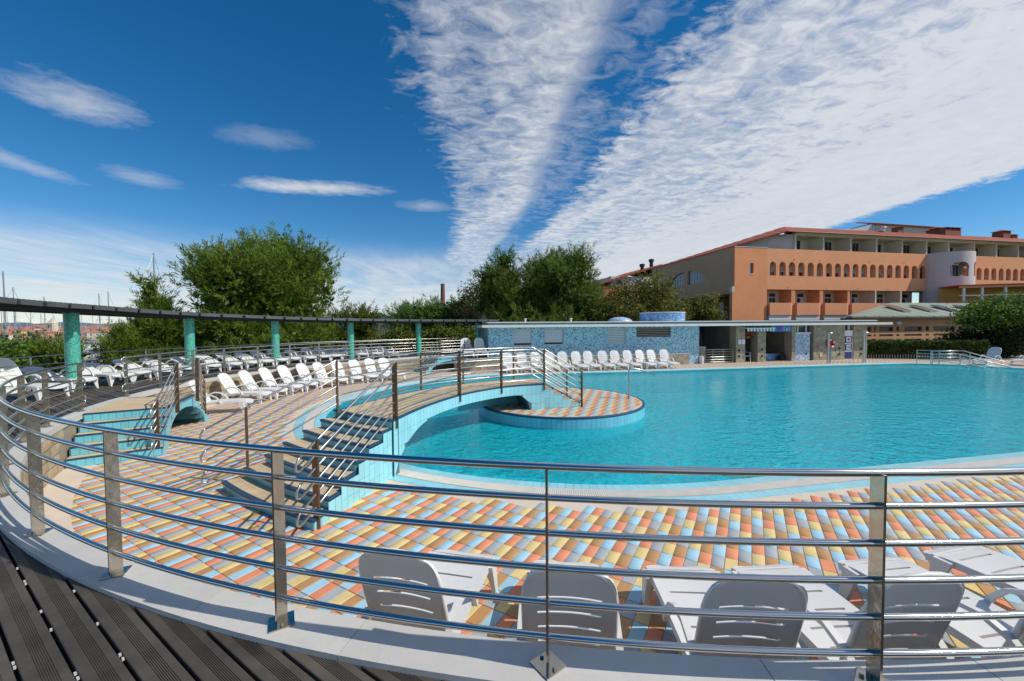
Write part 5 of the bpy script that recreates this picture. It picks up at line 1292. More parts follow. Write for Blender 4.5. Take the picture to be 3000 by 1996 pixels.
# people on the balconies: one reclining, one seated
def person(label, loc, pts, cols_, rz):
    """pts: joints (name->(x,y,z,r)) of one continuous body grown with a skin modifier"""
    root = thing('person', label, 'person', loc, rz)
    names = list(pts); me = bpy.data.meshes.new('body'); vs = [pts[n][:3] for n in names]
    ed = [('hip', 'chest'), ('chest', 'neck'), ('neck', 'head'), ('chest', 'shl'), ('shl', 'ell'), ('ell', 'hnl'), ('chest', 'shr'), ('shr', 'elr'), ('elr', 'hnr'), ('hip', 'knl'), ('knl', 'ftl'), ('ftl', 'tol'), ('hip', 'knr'), ('knr', 'ftr'), ('ftr', 'tor')]
    me.from_pydata(vs, [(names.index(a), names.index(b)) for a, b in ed], [])
    o = link('body', me, root); o.modifiers.new('skin', 'SKIN')
    for i, n in enumerate(names): me.skin_vertices[0].data[i].radius = (pts[n][3], pts[n][3]); me.skin_vertices[0].data[i].use_root = (n == 'hip')
    o.modifiers.new('sub', 'SUBSURF').levels = 1; o.modifiers['sub'].render_levels = 2; me.materials.append(cols_[0])
    h = pts['head']; hd = MB(); hd.lathe([(.0, -.13), (.07, -.11), (.095, -.03), (.10, .04), (.08, .10), (.0, .125)], (h[0], h[1], h[2] + .04), 14)
    ORG[o.name] = Vector((0, 0, 0)); hd.build('head', M('skin_tone', (.42, .25, .17), .6), o, smooth=True)
    hr_ = MB(); hr_.lathe([(.101, .0), (.108, .05), (.09, .11), (.0, .14)], (h[0], h[1] + .01, h[2] + .04), 14); hr_.build('hair', M('dark_hair', (.03, .02, .015), .7), o, smooth=True)
    return root
sit = dict(hip=(0, 0, .50, .15), chest=(0, .06, .86, .15), neck=(0, .06, 1.06, .055), head=(0, .03, 1.20, .07), shl=(-.19, .06, .98, .06), ell=(-.25, -.06, .76, .045), hnl=(-.18, -.26, .70, .035), shr=(.19, .06, .98, .06), elr=(.26, -.06, .76, .045), hnr=(.18, -.26, .70, .035), knl=(-.12, -.42, .52, .075), ftl=(-.13, -.44, .08, .05), tol=(-.13, -.58, .05, .04), knr=(.12, -.42, .52, .075), ftr=(.13, -.44, .08, .05), tor=(.13, -.58, .05, .04))
rec = dict(sit); rec.update(knl=(-.10, -.48, .72, .075), ftl=(-.10, -.90, .98, .05), tol=(-.10, -.93, 1.12, .04), knr=(.10, -.48, .70, .075), ftr=(.10, -.92, .94, .05), tor=(.10, -.96, 1.08, .04))
zb_ = 2.84 + .35
person('person in a lavender blue top reclining on a balcony with feet up', TT(13.3, .75, zb_), rec, [M('lavender_cloth', lin((120, 124, 190)), .8, var=.1)], R_(90 + 11.5))
person('person in dark clothes sitting on a hotel balcony beside the glass door', TT(20.6, .85, zb_ - .1), sit, [M('dark_red_cloth', (.06, .03, .04), .8, var=.2)], R_(11.5))
for s, lab in ((13.45, 'dark balcony chair under the reclining person'), (20.6, 'dark balcony chair under the person in dark clothes')):
    r = thing('balcony_chair', lab, 'chair', TT(s, .95, 2.84)); Tq = lambda a, b, z, s=s: TT(s + a, .95 + b, 2.84 + z)
    MB().box(-.25, .25, -.25, .25, .62, .66, T=Tq).build('seat', m_black, r); MB().box(-.25, .25, .25, .29, .66, 1.2, T=Tq).build('backrest', m_black, r)
    for a in (-.22, .22):
        for b in (-.22, .22): MB().box(a - .02, a + .02, b - .02, b + .02, .0, .62, T=Tq).build('leg', m_black, r)

# ------------------------------------------------------------------ restaurant and glazed gallery in front of the hotel
RO = (36.1, 37.0); TR = frame(RO)
rs = thing('restaurant', 'low brown restaurant with rows of window slots and grey green metal roof', 'restaurant', (RO[0], RO[1], ZD))
m_rw = M('tan_render', lin((196, 150, 112)), .85, var=.08, vscale=.7)
m_rg = M('metal_roof', lin((146, 158, 142)), .55, .15, var=.12, vscale=1.0)
rows = [(1.05, 1.47), (.60, .78), (-.35, .33)]
colsw = [(-4.25, -3.75), (-3.5, -3.26), (-2.9, -1.28), (-.9, -.58), (.02, 2.1), (2.56, 2.95), (3.48, 6.1), (6.64, 7.08), (7.64, 10.3), (10.9, 11.35), (11.9, 14.5)]
holes = [(a, b, z0, z1) for a, b in colsw for z0, z1 in rows]
wall_with_holes(TR, -6.2, 18, 0, .3, ZD - .1, 2.42, holes, 'wall', m_rw, rs)
tbox(TR, -6.0, 18, .8, 1.0, ZD - .1, 2.3).build('inner_wall', M('restaurant_inside', (.06, .055, .05), .9, var=.2), rs)
for (a, b, z0, z1) in holes:
    o = tbox(TR, a, b, .16, .19, z0, z1).build('window', m_glassd if z0 != .60 else M('slot_infill', (.20, .16, .13), .8), rs)
    if b - a > .9 and z0 > .9: wall_with_holes(TR, a + .03, b - .03, .08, .155, z0 + .02, z1 - .02, [(a + .12, b - .12, z0 + .09, z1 - .09)], 'frame', M('dark_red_frame', (.10, .035, .03), .6), o)
zE = 2.44
def rpoly(pts, name, mat, th=.12):
    n = len(pts); vs = [TR(*p) for p in pts] + [TR(p[0], p[1], p[2] - th) for p in pts]
    return MB().add(vs, [tuple(range(n)), tuple(range(2 * n - 1, n - 1, -1))] + [(i, (i + 1) % n, n + (i + 1) % n, n + i) for i in range(n)]).build(name, mat, rs)
nst_ = 16      # standing-seam sheets
for k in range(nst_):
    f0, f1 = k / nst_, (k + 1) / nst_ - .004; s0, s1 = -6.6 + 25 * f0, -6.6 + 25 * f1; rt_ = lambda s: min(5.2, (s + 6.6) * .42); hz = lambda s: zE + rt_(s) * .30
    rpoly([(s0, -.5, zE), (s1, -.5, zE), (s1, rt_(s1), hz(s1)), (s0, rt_(s0), hz(s0))], 'roof_sheet', m_rg)
rpoly([(-6.6, -.52, zE - .12), (18.4, -.52, zE - .12), (18.4, .1, zE - .12), (-6.6, .1, zE - .12)], 'eave_board', M('dark_eave', (.05, .035, .03), .7), .12)
for s in (1.2, 4.4, 7.2, 10.2, 13.2):
    rpoly([(s, .9, zE + .50), (s + 1.1, .9, zE + .50), (s + 1.9, 3.2, zE + 1.22), (s + .8, 3.2, zE + 1.22)], 'skylight', m_steel2 if s < 6 else m_pane, .07)
tbox(TR, -1.1, -.62, -.2, -.003, 1.66, 1.92).build('wall_lamp', m_shut, rs)
# gallery
gdir = Vector((math.cos(R_(-15)), math.sin(R_(-15)))); GO = Vector((51.4, 46.0)); TG = frame(GO, gdir)
gl_ = thing('glazed_gallery', 'glazed walkway with white posts and red eave joining the white hotel tower', 'walkway', (GO.x, GO.y, ZD))
tbox(TG, -.3, 14, 0, 3.0, 5.95, 6.12).build('roof', m_rt, gl_); tbox(TG, -.3, 14, -.05, .1, 5.75, 5.94).build('fascia', m_or, gl_); tbox(TG, -.3, 14, 0, 3, 3.6, 4.28).build('parapet', m_or_shade, gl_)
tbox(TG, -.3, 14, 2.7, 2.9, 4.28, 5.95).build('back_wall', M('yellow_wall', lin((206, 170, 96)), .85, var=.1), gl_)
for s in (.2, 1.85, 3.9, 5.9, 8.0): tbox(TG, s - .09, s + .09, .02, .2, 4.28, 5.75).build('post', m_frame, gl_)
tbox(TG, -.2, 14, .05, .15, 4.85, 4.95).build('transom', m_frame, gl_); tbox(TG, -.3, 14, 0, 3, ZD, 3.599).build('base', m_or_shade, gl_)
# another wing behind the trees
bw_ = thing('hotel_annex', 'orange building with red hipped roof half hidden behind the round pines', 'building', (16, 78, -1)); TB = frame((15.9, 76.0))
tbox(TB, 0, 20, 0, 12, -1, 9.3).build('wall', m_or, bw_); tbox(TB, 3, 20, -.1, 12, 9.3, 11.2).build('upper_wall', m_gy, bw_)
MB().add([TB(-.6, -.8, 9.5), TB(13, -.8, 13.6), TB(26, -.8, 11.4), TB(26, 14, 11.4), TB(13, 14, 13.8), TB(-.6, 14, 9.5)] + [TB(-.6, -.8, 9.2), TB(13, -.8, 13.3), TB(26, -.8, 11.1), TB(26, 14, 11.1), TB(13, 14, 13.5), TB(-.6, 14, 9.2)], [(0, 1, 4, 5), (1, 2, 3, 4), (11, 10, 7, 6), (10, 9, 8, 7), (0, 6, 7, 1), (1, 7, 8, 2), (5, 4, 10, 11), (4, 3, 9, 10), (0, 5, 11, 6), (2, 8, 9, 3)]).build('roof', m_rt, bw_)
for s, h in ((10.6, 1.3), (12.6, 2.3)): MB().lathe([(.35, 0), (.35, h), (.55, h + .02), (.5, h + .5)], TB(s, 2, 12.2), 12).build('flue', m_black, bw_)
for s in (4, 8): o = tbox(TB, s, s + 1.4, -.14, -.101, 9.7, 10.7).build('window', m_frame, bw_); tbox(TB, s + .1, s + 1.3, -.16, -.141, 9.8, 10.6).build('pane', m_glassd, o)
ch = thing('brick_chimney', 'tall lone brick factory chimney rising behind the round green tree', 'chimney', (-27.3, 160, -2)); autosmooth(MB().lathe([(1.35, 0), (.75, 20.6), (.85, 20.7), (.85, 21.1), (.6, 21.1)], (-27.3, 160, -2), 20).build('shaft', M('old_brick', (.20, .085, .065), .9, var=.2, vscale=.6), ch))
# ------------------------------------------------------------------ ground, sea, hills
SEA = -7.6
m_grass = M('grass', (.055, .075, .022), .9, var=.4, vscale=.6, bump=.4, bscale=6)
def ground():
    n = 90; xs = np.r_[np.linspace(-3000, -140, 10), np.linspace(-120, 120, 70), np.linspace(160, 3000, 10)]; ys = np.r_[np.linspace(-600, -60, 6), np.linspace(-50, 190, 70), np.linspace(230, 4000, 10)]
    X_, Y_ = np.meshgrid(xs, ys); r = np.hypot(X_ - CX, Y_ - CY); th = np.degrees(np.arctan2(Y_ - CY, X_ - CX)) % 360
    sea_side = np.clip((th - 96) / 14, 0, 1) * np.clip((262 - th) / 20, 0, 1)
    drop = np.clip((r - 19) / 22, 0, 1); drop = drop * drop * (3 - 2 * drop)
    Z_ = -2.4 - sea_side * (drop * 7.5)
    far = np.clip((r - 200) / 200, 0, 1) * np.clip((110 - th) / 10, 0, 1); Z_ += far * 3
    V = np.stack([X_.ravel(), Y_.ravel(), Z_.ravel()], 1); nx, ny = len(xs), len(ys)
    F = [(j * nx + i, j * nx + i + 1, (j + 1) * nx + i + 1, (j + 1) * nx + i) for j in range(ny - 1) for i in range(nx - 1)]
    mb = MB(); mb.v = [tuple(v) for v in V]; mb.f = F; mb.mi = [0] * len(F); return mb.build('ground', m_grass, fix=False, smooth=True)
tag(ground(), kind='structure')
sea = MB().add([(-9000, -3000, SEA), (300, -3000, SEA), (300, 12000, SEA), (-9000, 12000, SEA)], [(0, 1, 2, 3)]).build('sea', water_mat('sea_water', (.03, .09, .12), None, .35, .35)); tag(sea, kind='structure')
# terrace foundation so that the rim does not float
tag(ring_mesh(14.0, 16.5, -8, -.301, PH0, PH1, 4).build('terrace_foundation', m_mortar), kind='structure')
def hill(name, pts, depth, col, seed):
    """ridge seen against the sky: pts of (x,y,z)"""
    random.seed(seed); mb = MB(); vs = []; rows = 7; n = 70
    c = polylen([Vector(p) for p in pts]); q = [sample([Vector(p) for p in pts], c[-1] * i / (n - 1), c) for i in range(n)]
    for r in range(rows):
        f = r / (rows - 1)
        for i, p in enumerate(q):
            h = (p.z - SEA) * (1 - (2 * f - 1) ** 2) ** .7 * (1 + .10 * math.sin(i * .7 + r) + random.uniform(-.07, .07)); d = (f - .5) * depth; l = Vector((p.x, p.y)).length
            vs.append((p.x * (1 + d / l), p.y * (1 + d / l), SEA - 3 + h + 3))
    mb.add(vs, [(r * n + i, r * n + i + 1, (r + 1) * n + i + 1, (r + 1) * n + i) for r in range(rows - 1) for i in range(n - 1)])
    return tag(mb.build(name, M('hill_' + str(seed), col, .95, var=.35, vscale=.03), smooth=False, fix=False), kind='structure')
def px(u, D): return (u - 1500) / 1178 * D
hill('hill', [(px(1000, 900), 900, 18), (px(1120, 900), 900, 34), (px(1180, 900), 900, 37), (px(1260, 900), 900, 33), (px(1400, 900), 900, 58), (px(1500, 900), 900, 66), (px(1700, 900), 900, 40), (px(1900, 900), 900, 5)], 300, (.055, .075, .07), 1)
hill('hill', [(px(-300, 5000), 5000, 70), (px(100, 5000), 5000, 105), (px(300, 5000), 5000, 95), (px(600, 5000), 5000, 80), (px(900, 5000), 5000, 90), (px(1100, 5000), 5000, 70)], 1500, (.10, .16, .24), 2)  # far ridge: distance haze put into its blue colour

# ------------------------------------------------------------------ trees and shrubs
LEAFM = {}
def leaf_mats(key, cols):
    if key not in LEAFM:
        out_ = []
        for i, c in enumerate(cols):
            m = M('leaf_%s_%d' % (key, i), c, .6, var=.28, vscale=1.3, spec=.25)
            b = m.node_tree.nodes['Principled BSDF']
            # thin leaves let some light through
            t = m.node_tree; tr = t.nodes.new('ShaderNodeBsdfTranslucent'); tr.inputs[0].default_value = tuple(min(1, x * 1.5) for x in c) + (1,); mx_ = t.nodes.new('ShaderNodeMixShader'); mx_.inputs[0].default_value = .28
            t.links.new(b.outputs[0], mx_.inputs[1]); t.links.new(tr.outputs[0], mx_.inputs[2]); t.links.new(mx_.outputs[0], t.nodes['Material Output'].inputs[0]); out_.append(m)
        LEAFM[key] = out_
    return LEAFM[key]
PINE = [(.115, .185, .018), (.165, .245, .026), (.070, .120, .015), (.205, .280, .036)]
DPINE = [(.090, .155, .020), (.13, .21, .028), (.055, .10, .016), (.17, .245, .036)]
OLIV = [(.12, .135, .022), (.16, .165, .03), (.08, .10, .02), (.20, .18, .04)]
BRIG = [(.075, .15, .02), (.11, .20, .028), (.045, .10, .018), (.16, .25, .04)]
BROW = [(.16, .14, .06), (.20, .17, .08), (.10, .10, .04), (.24, .2, .10)]
DARK = [(.02, .045, .012), (.03, .06, .014), (.015, .03, .01), (.04, .07, .02)]
m_bark = M('bark', (.10, .07, .05), .95, var=.3, vscale=3, bump=.6, bscale=12)
def quads(name, c, d, l, w_, mats, mi, parent):
    """diamond leaves from arrays"""
    n = len(c); rnd = rng.normal(size=(n, 3)); s = np.cross(d, rnd); s /= np.linalg.norm(s, axis=1)[:, None] + 1e-9
    l = l[:, None]; w_ = w_[:, None]; V = np.stack([c, c + d * l * .45 + s * w_, c + d * l, c + d * l * .45 - s * w_], 1).reshape(-1, 3)
    og = ORG.get(parent.name, Vector((0, 0, 0))); V -= np.array(og)
    me = bpy.data.meshes.new(name); me.vertices.add(4 * n); me.vertices.foreach_set('co', V.ravel()); me.loops.add(4 * n); me.loops.foreach_set('vertex_index', np.arange(4 * n, dtype=np.int32))
    me.polygons.add(n); me.polygons.foreach_set('loop_start', np.arange(0, 4 * n, 4, dtype=np.int32)); me.polygons.foreach_set('loop_total', np.full(n, 4, np.int32))
    for m in mats: me.materials.append(m)
    me.polygons.foreach_set('material_index', mi.astype(np.int32)); me.update(calc_edges=True); return link(name, me, parent)
def unit(v): return v / (np.linalg.norm(v, axis=1)[:, None] + 1e-9)
def crown(parent, blobs, key, cols, tips, per, leaf, pine=True, seed=0, name='crown'):
    """blobs: ellipsoids (x,y,z,rx,ry,rz). plumes of leaves on their skins plus a thinner fill inside"""
    global rng; rng = np.random.default_rng(seed); C_, D_, L_, W_, MI = [], [], [], [], []
    vol = np.array([b[3] * b[4] + b[3] * b[5] for b in blobs]); share = (vol / vol.sum() * tips).astype(int) + 3
    for b, nt2 in zip(blobs, share):
        ctr_ = np.array(b[:3]); rad = np.array(b[3:6]); u = unit(rng.normal(size=(nt2, 3))); u[:, 2] = np.where(u[:, 2] < -.55, -u[:, 2] * .3, u[:, 2])
        rr = rng.uniform(.60, 1.06, nt2) ** .7; base = ctr_ + u * rad * rr[:, None]
        ax = unit(u * .8 + np.array([0, 0, .75 if pine else .15]) + rng.normal(size=(nt2, 3)) * .25); plen = rng.uniform(2.5, 6.0, nt2) * leaf
        shade = rng.integers(0, len(cols), nt2)
        t = rng.uniform(0, 1, (nt2, per)); spread = (leaf * (.85 if pine else 1.9)) * (1.0 - .8 * t if pine else np.ones_like(t))
        p = base[:, None, :] + ax[:, None, :] * (t * plen[:, None])[..., None] + rng.normal(size=(nt2, per, 3)) * spread[..., None] * .55
        d = unit((ax[:, None, :] * (1.1 if pine else .25) + rng.normal(size=(nt2, per, 3)) * .6).reshape(-1, 3))
        C_.append(p.reshape(-1, 3)); D_.append(d); n = nt2 * per; L_.append(rng.uniform(.7, 1.4, n) * leaf * (1.5 if pine else 1.0)); W_.append(rng.uniform(.7, 1.3, n) * leaf * (.105 if pine else .36))
        mi = np.repeat(shade, per); flip = rng.random(n) < .15; mi[flip] = rng.integers(0, len(cols), flip.sum()); MI.append(mi)
        # fill
        nf = int(nt2 * per * .22); u = unit(rng.normal(size=(nf, 3))); p = ctr_ + u * rad * (rng.uniform(.1, .85, nf) ** .6)[:, None]
        C_.append(p); D_.append(unit(rng.normal(size=(nf, 3)))); L_.append(rng.uniform(1.2, 2.2, nf) * leaf); W_.append(rng.uniform(.4, .7, nf) * leaf); MI.append(np.where(rng.random(nf) < .7, 2, 0))
    return quads(name, np.vstack(C_), np.vstack(D_), np.concatenate(L_), np.concatenate(W_), leaf_mats(key, cols), np.concatenate(MI), parent)
def tree(name, label, base, blobs, key, cols, tips, per, leaf, trunk_r, pine=True, seed=0, group=None, cat='tree', limbs=True):
    root = thing(name, label, cat, base, group=group); b0 = Vector(base); top = Vector(blobs[0][:3]); mb = MB()
    random.seed(seed); mid = b0.lerp(top, .5) + Vector((random.uniform(-.3, .3), random.uniform(-.3, .3), 0))
    mb.tube([b0, b0.lerp(mid, .5), mid, mid.lerp(top, .6), top], trunk_r, 8, r1=trunk_r * .35)
    if limbs:
        for b in blobs[1:]:
            e = Vector(b[:3]); s = b0.lerp(top, random.uniform(.4, .85)); mb.tube([s, s.lerp(e, .5) + Vector((0, 0, -.2)), e], trunk_r * .4, 6, r1=trunk_r * .1)
    mb.build('trunk', m_bark, root, smooth=True); crown(root, blobs, key, cols, tips, int(per * (1.45 if pine else 1.1)), leaf, pine, seed); return root
def blobcrown(cx, cy, z0, z1, rx, n, seed, shape='round', fr=.36):
    random.seed(seed); n = int(n * 1.35); bl = [(cx, cy, (z0 + z1) / 2, rx * .55, rx * .55, (z1 - z0) * .33)]
    for i in range(n):
        f = random.random(); z = z0 + (z1 - z0) * (.12 + .76 * f)
        if shape == 'cone': w_ = rx * (1.0 - .85 * f)
        elif shape == 'umb': w_ = rx * (.95 if f > .3 else .7)
        else: w_ = rx * math.sqrt(max(.08, 1 - (2 * (f * .86 + .07) - 1) ** 2))
        a = random.uniform(0, 6.283); r = w_ * random.uniform(.55, .82); s = rx * fr * random.uniform(.7, 1.15) * (1 if shape != 'cone' else (1.05 - .6 * f))
        bl.append((cx + r * math.cos(a), cy + r * math.sin(a), z, s, s, s * (.8 if shape != 'umb' else .55)))
    return bl
GZ = -2.6
# the large pine behind the terrace
X1, Y1 = px(785, 27), 27.0
bl = blobcrown(X1, Y1, 1.5, 7.5, 4.3, 26, 41)
bl += [(X1 - 3.6, Y1, 3.4, 1.0, 1.0, .8), (X1 - 4.0, Y1 + .3, 4.0, .6, .6, .6), (X1 + 3.7, Y1, 3.8, 1.0, 1.0, 1.0), (X1 + 3.9, Y1, 4.7, .7, .7, .9), (X1 - 2.7, Y1, 6.0, .8, .8, .8), (X1 - 1.1, Y1, 7.1, .8, .8, .8), (X1 + .9, Y1, 7.2, .8, .8, .8), (X1 + 2.4, Y1, 6.3, .8, .8, .8)]
tree('pine_tree', 'large spreading green pine standing behind the second and third pergola columns', (X1, Y1, -5), bl, 'pine', PINE, 1250, 24, .19, .32, True, 41)
def shrubmass(u0, u1, D, ztop, zbot, key, cols, tips, label, seed, leaf=.17, name='pine_shrub', pine=True, per=22, trunk=.12):
    cx = px((u0 + u1) / 2, D); rx = abs(px(u1, D) - px(u0, D)) / 2; bl = blobcrown(cx, D, zbot, ztop, rx, 16, seed)
    return tree(name, label, (cx, D, min(zbot, GZ) - 1.0), bl, key, cols, tips, per, leaf, trunk, pine, seed, cat='shrub' if ztop < 3 else 'tree')
shrubmass(560, 790, 24.5, 2.6, -2.0, 'pine', PINE, 520, 'dense low pine foliage under the large pine beside the second pergola column', 51)
shrubmass(730, 980, 25.5, 2.4, -2.0, 'pine', PINE, 520, 'dense low pine foliage behind the third pergola column', 52)
bl = blobcrown(px(460, 23), 23, -1.8, 4.1, 2.0, 22, 53, 'cone') ; bl += [(px(440, 23), 23, 3.9, .35, .35, .55), (px(440, 23), 23, 4.3, .2, .2, .3)]
tree('young_pine', 'young pointed pine between the first and second pergola columns, a mast above it', (px(455, 23), 23, -4), bl, 'pine', PINE, 700, 22, .16, .14, True, 53)
bl = blobcrown(px(352, 21), 21, -2.0, 2.0, 1.15, 12, 54, 'cone'); tree('young_pine', 'smaller young pine just behind the nearest pergola column', (px(352, 21), 21, -4), bl, 'pine', PINE, 330, 20, .15, .1, True, 54)
bl = blobcrown(px(535, 25), 25, -1.0, 2.9, 1.2, 10, 55, 'cone'); tree('young_pine', 'small pointed pine right beside the second pergola column', (px(535, 25), 25, -4), bl, 'pine', PINE, 300, 20, .15, .1, True, 55)
shrubmass(-120, 110, 19, 1.35, -2.2, 'bright', BRIG, 420, 'low green bush at the edge beyond the terrace railing, before the harbour', 56, .15, 'leafy_bush', False, 22)
shrubmass(60, 240, 20, 1.15, -2.2, 'pine', PINE, 360, 'low dark green bush behind the raised lounger and nearest column', 57, .14, 'leafy_bush')
shrubmass(950, 1120, 30, 3.5, -2, 'oliv', [(.09, .12, .015), (.13, .16, .02), (.05, .08, .012), (.16, .18, .03)], 520, 'bushy yellow green tree behind the fourth pergola column', 58, .17, 'bushy_tree', True)
shrubmass(880, 980, 33, 2.6, -2, 'dpine', DPINE, 260, 'small dark pine showing between the third and fourth pergola columns', 63, .17, 'young_pine', True)
bl = blobcrown(px(1272, 48), 48, -1.5, 4.9, 5.3, 26, 59, 'umb', .38); tree('round_pine', 'broad round topped bright green pine in front of the brick chimney', (px(1272, 48), 48, -4), bl, 'bright', BRIG, 900, 22, .24, .3, True, 59)
bl = blobcrown(px(1385, 45), 45, 1.0, 6.6, 2.0, 14, 60); tree('thin_tree', 'thin brownish half bare tree at the edge of the tall pines', (px(1395, 45), 45, -3), bl, 'brown', BROW, 240, 14, .17, .16, False, 60)
bl = blobcrown(px(1468, 41), 41, -1.0, 8.6, 2.5, 20, 61); bl += [(px(1480, 41), 41, 8.3, .9, .9, .9)]
tree('pine_tree', 'narrower dark pine left of the two tall pines behind the pool house', (px(1465, 41), 41, -3), bl, 'dpine', DPINE, 800, 22, .22, .3, True, 61)
bl = blobcrown(px(1632, 42), 42, -.5, 9.7, 4.5, 30, 62); tree('pine_tree', 'tall broad rounded pine behind the blue pool house', (px(1632, 42), 42, -3), bl, 'dpine', DPINE, 1250, 24, .24, .36, True, 62)
shrubmass(1400, 1760, 38, 2.6, -2, 'dpine', DPINE, 420, 'dark pine undergrowth behind the pool house roof', 64, .22, 'pine_shrub')
shrubmass(1740, 1990, 38, 5.6, -1, 'oliv2', OLIV, 760, 'yellow green leafy tree between the tall pine and the hotel side wall', 65, .20, 'leafy_tree', False, 22, .22)
shrubmass(1850, 2010, 41, 4.3, -1, 'oliv2', OLIV, 420, 'smaller olive green tree against the shaded hotel side wall', 66, .20, 'leafy_tree', False, 20, .18)
bl = blobcrown(px(2058, 36), 36, -1.5, 4.5, 1.25, 16, 67); tree('leafy_tree', 'slim yellow green tree showing beside the round blue roof drum', (px(2058, 36), 36, -2.4), bl, 'oliv2', OLIV, 420, 20, .16, .12, False, 67)
for i, (u0, u1, zt, lab) in enumerate(((1120, 1215, 1.5, 'pale leafy shrub beside the fifth pergola column'), (1200, 1310, 2.0, 'tall pale leafy shrub between the fifth and last pergola columns'), (1290, 1400, 1.6, 'pale leafy shrub next to the last pergola column'), (1040, 1130, 1.2, 'pale leafy shrub behind the fourth pergola column'))):
    shrubmass(u0, u1, 30 + i * .3, zt, -2, 'oliv', None or [(.09, .12, .015), (.13, .16, .02), (.05, .08, .012), (.16, .18, .03)], 260, lab, 70 + i, .16, 'leafy_shrub', False, 18)
# right side: umbrella tree, bush, hedge
cx = px(2940, 30)
bl = [(cx + dx_, 30 + dy_, 2.25 + dz, r, r, r * .5) for dx_, dy_, dz, r in ((0.3, 0, 0, 1.9), (-1.5, -.3, -.15, 1.15), (-2.3, 0, -.45, .75), (1.6, 0, .2, 1.5), (2.8, .3, .1, 1.4), (-.6, -.8, .1, 1.2), (.8, -1.0, .15, 1.2))]
tree('umbrella_tree', 'flat topped bright green tree above the shaded loungers by the restaurant', (cx, 30, ZD), bl, 'bright', BRIG, 620, 22, .17, .22, False, 80)
bl = [(cx + .1, 30, .9, .9, .9, 1.2), (cx - .2, 30.2, -.1, 1.1, 1.0, .9), (cx + 1.0, 30.4, .3, .9, .9, 1.2)]
tree('ivy_mass', 'dark ivy covered trunk mass below the flat topped tree', (cx + .3, 30.3, ZD), bl, 'dark', DARK, 330, 22, .16, .2, False, 81, cat='ivy', limbs=False)
bl = [(px(2830, 31), 31, -.2, 1.5, 1.0, .95), (px(2860, 31), 31.2, .1, 1.1, 1.0, .9), (px(2910, 31), 31, -.4, 1.2, 1.0, .8)]
tree('round_bush', 'dark rounded bush between the hedge and the flat topped tree', (px(2840, 31), 31, ZD), bl, 'dark', DARK, 300, 22, .14, .08, False, 82, cat='bush', limbs=False)
hg = thing('hedge', 'clipped green hedge in front of the restaurant windows', 'hedge', (27, 30.3, ZD)); A, B = Vector((25.9, 30.6)), Vector((33.5, 28.6))
rng = np.random.default_rng(5); n = 15000; f = rng.random(n); tt2 = rng.uniform(-.5, .5, n); zz = ZD + 1.28 * rng.random(n) ** .55 + .06 * np.sin(f * 40) + rng.normal(0, .03, n); dB = (B - A); nn2 = Vector((-dB.y, dB.x)).normalized()
edge = rng.random(n) < .75; tt2[edge] = np.sign(tt2[edge]) * rng.uniform(.40, .55, edge.sum())
C_ = np.stack([A.x + dB.x * f + nn2.x * tt2, A.y + dB.y * f + nn2.y * tt2, zz], 1); D_ = unit(rng.normal(size=(n, 3)) + np.array([0, 0, .4]))
quads('foliage', C_, D_, rng.uniform(.09, .17, n), rng.uniform(.03, .06, n), leaf_mats('hedge', [(.05, .085, .018), (.08, .12, .025), (.03, .055, .012), (.13, .16, .03)]), rng.integers(0, 4, n), hg)
MB().prism([tuple(A + nn2 * .38), tuple(B + nn2 * .38), tuple(B - nn2 * .38), tuple(A - nn2 * .38)], ZD, .25).build('stems', M('hedge_inside', (.02, .03, .01), .9), hg)
fpth = [(25.6, 29.75, ZD), (28.5, 28.95, ZD), (31.5, 28.1, ZD)]
railing('low_fence', 'low dark fence along the foot of the hedge', fpth, [.08, .30], .012, [.05 + .16 * i for i in range(38)], m_black, m_shut, 'fence', base=False, pw=.02, pth=.015, top=.33)
# rails of the pool steps
path1 = [(26.1, 25.9, ZD), (26.9, 25.2, ZD), (27.6, 24.8, ZD)]
path2 = [(25.75, 24.7, ZD), (26.4, 24.3, ZD - .0), (27.6, 23.4, ZD - .5), (28.4, 22.8, ZD - .85)]
path3 = [(27.0, 25.4, ZD), (27.9, 24.8, ZD), (29.2, 24.0, ZD - .55), (29.9, 23.5, ZD - .85)]
for pth, lab in ((path1, 'short steel railing at the top of the pool steps beside the hedge'), (path2, 'sloping steel handrail nearer the camera running down into the pool by the hedge'), (path3, 'sloping steel handrail farther from the camera running down into the pool by the hedge')):
    railing('pool_handrail', lab, pth, [.25, .45, .65, .85], .02, [.02, polylen([Vector(p) for p in pth])[-1] * .38], m_steel, m_steel, 'handrail', base=False, pw=.04, pth=.04, top=.85)

# ------------------------------------------------------------------ harbour: boats, town
m_hull = M('hull_white', (.72, .72, .71), .35, var=.06, rand=.08); m_hullb = M('hull_blue', (.05, .08, .16), .35, var=.1); m_mast = M('mast_alloy', (.42, .43, .44), .35, .6, var=.08); m_cover = M('sail_cover', (.06, .09, .20), .8, var=.1)
def hull_mesh(mb, L_, B_, H_):
    n = 9; vs = []
    for i in range(n):
        f = i / (n - 1); x = (f - .5) * L_; w_ = B_ / 2 * (1 - max(0, (f - .45) / .55) ** 2.2) * (.82 + .18 * min(1, f * 4)); sh = H_ * (.9 + .25 * f * f)
        vs += [(x, -w_, sh), (x, -w_ * .75, -.1), (x, 0, -.45), (x, w_ * .75, -.1), (x, w_, sh)]
    fs = [(i * 5 + j, i * 5 + j + 1, i * 5 + j + 6, i * 5 + j + 5) for i in range(n - 1) for j in range(4)] + [(i * 5 + 4, i * 5, i * 5 + 5, i * 5 + 9) for i in range(n - 1)] + [(0, 4, 3, 2, 1)]
    mb.add(vs, fs)
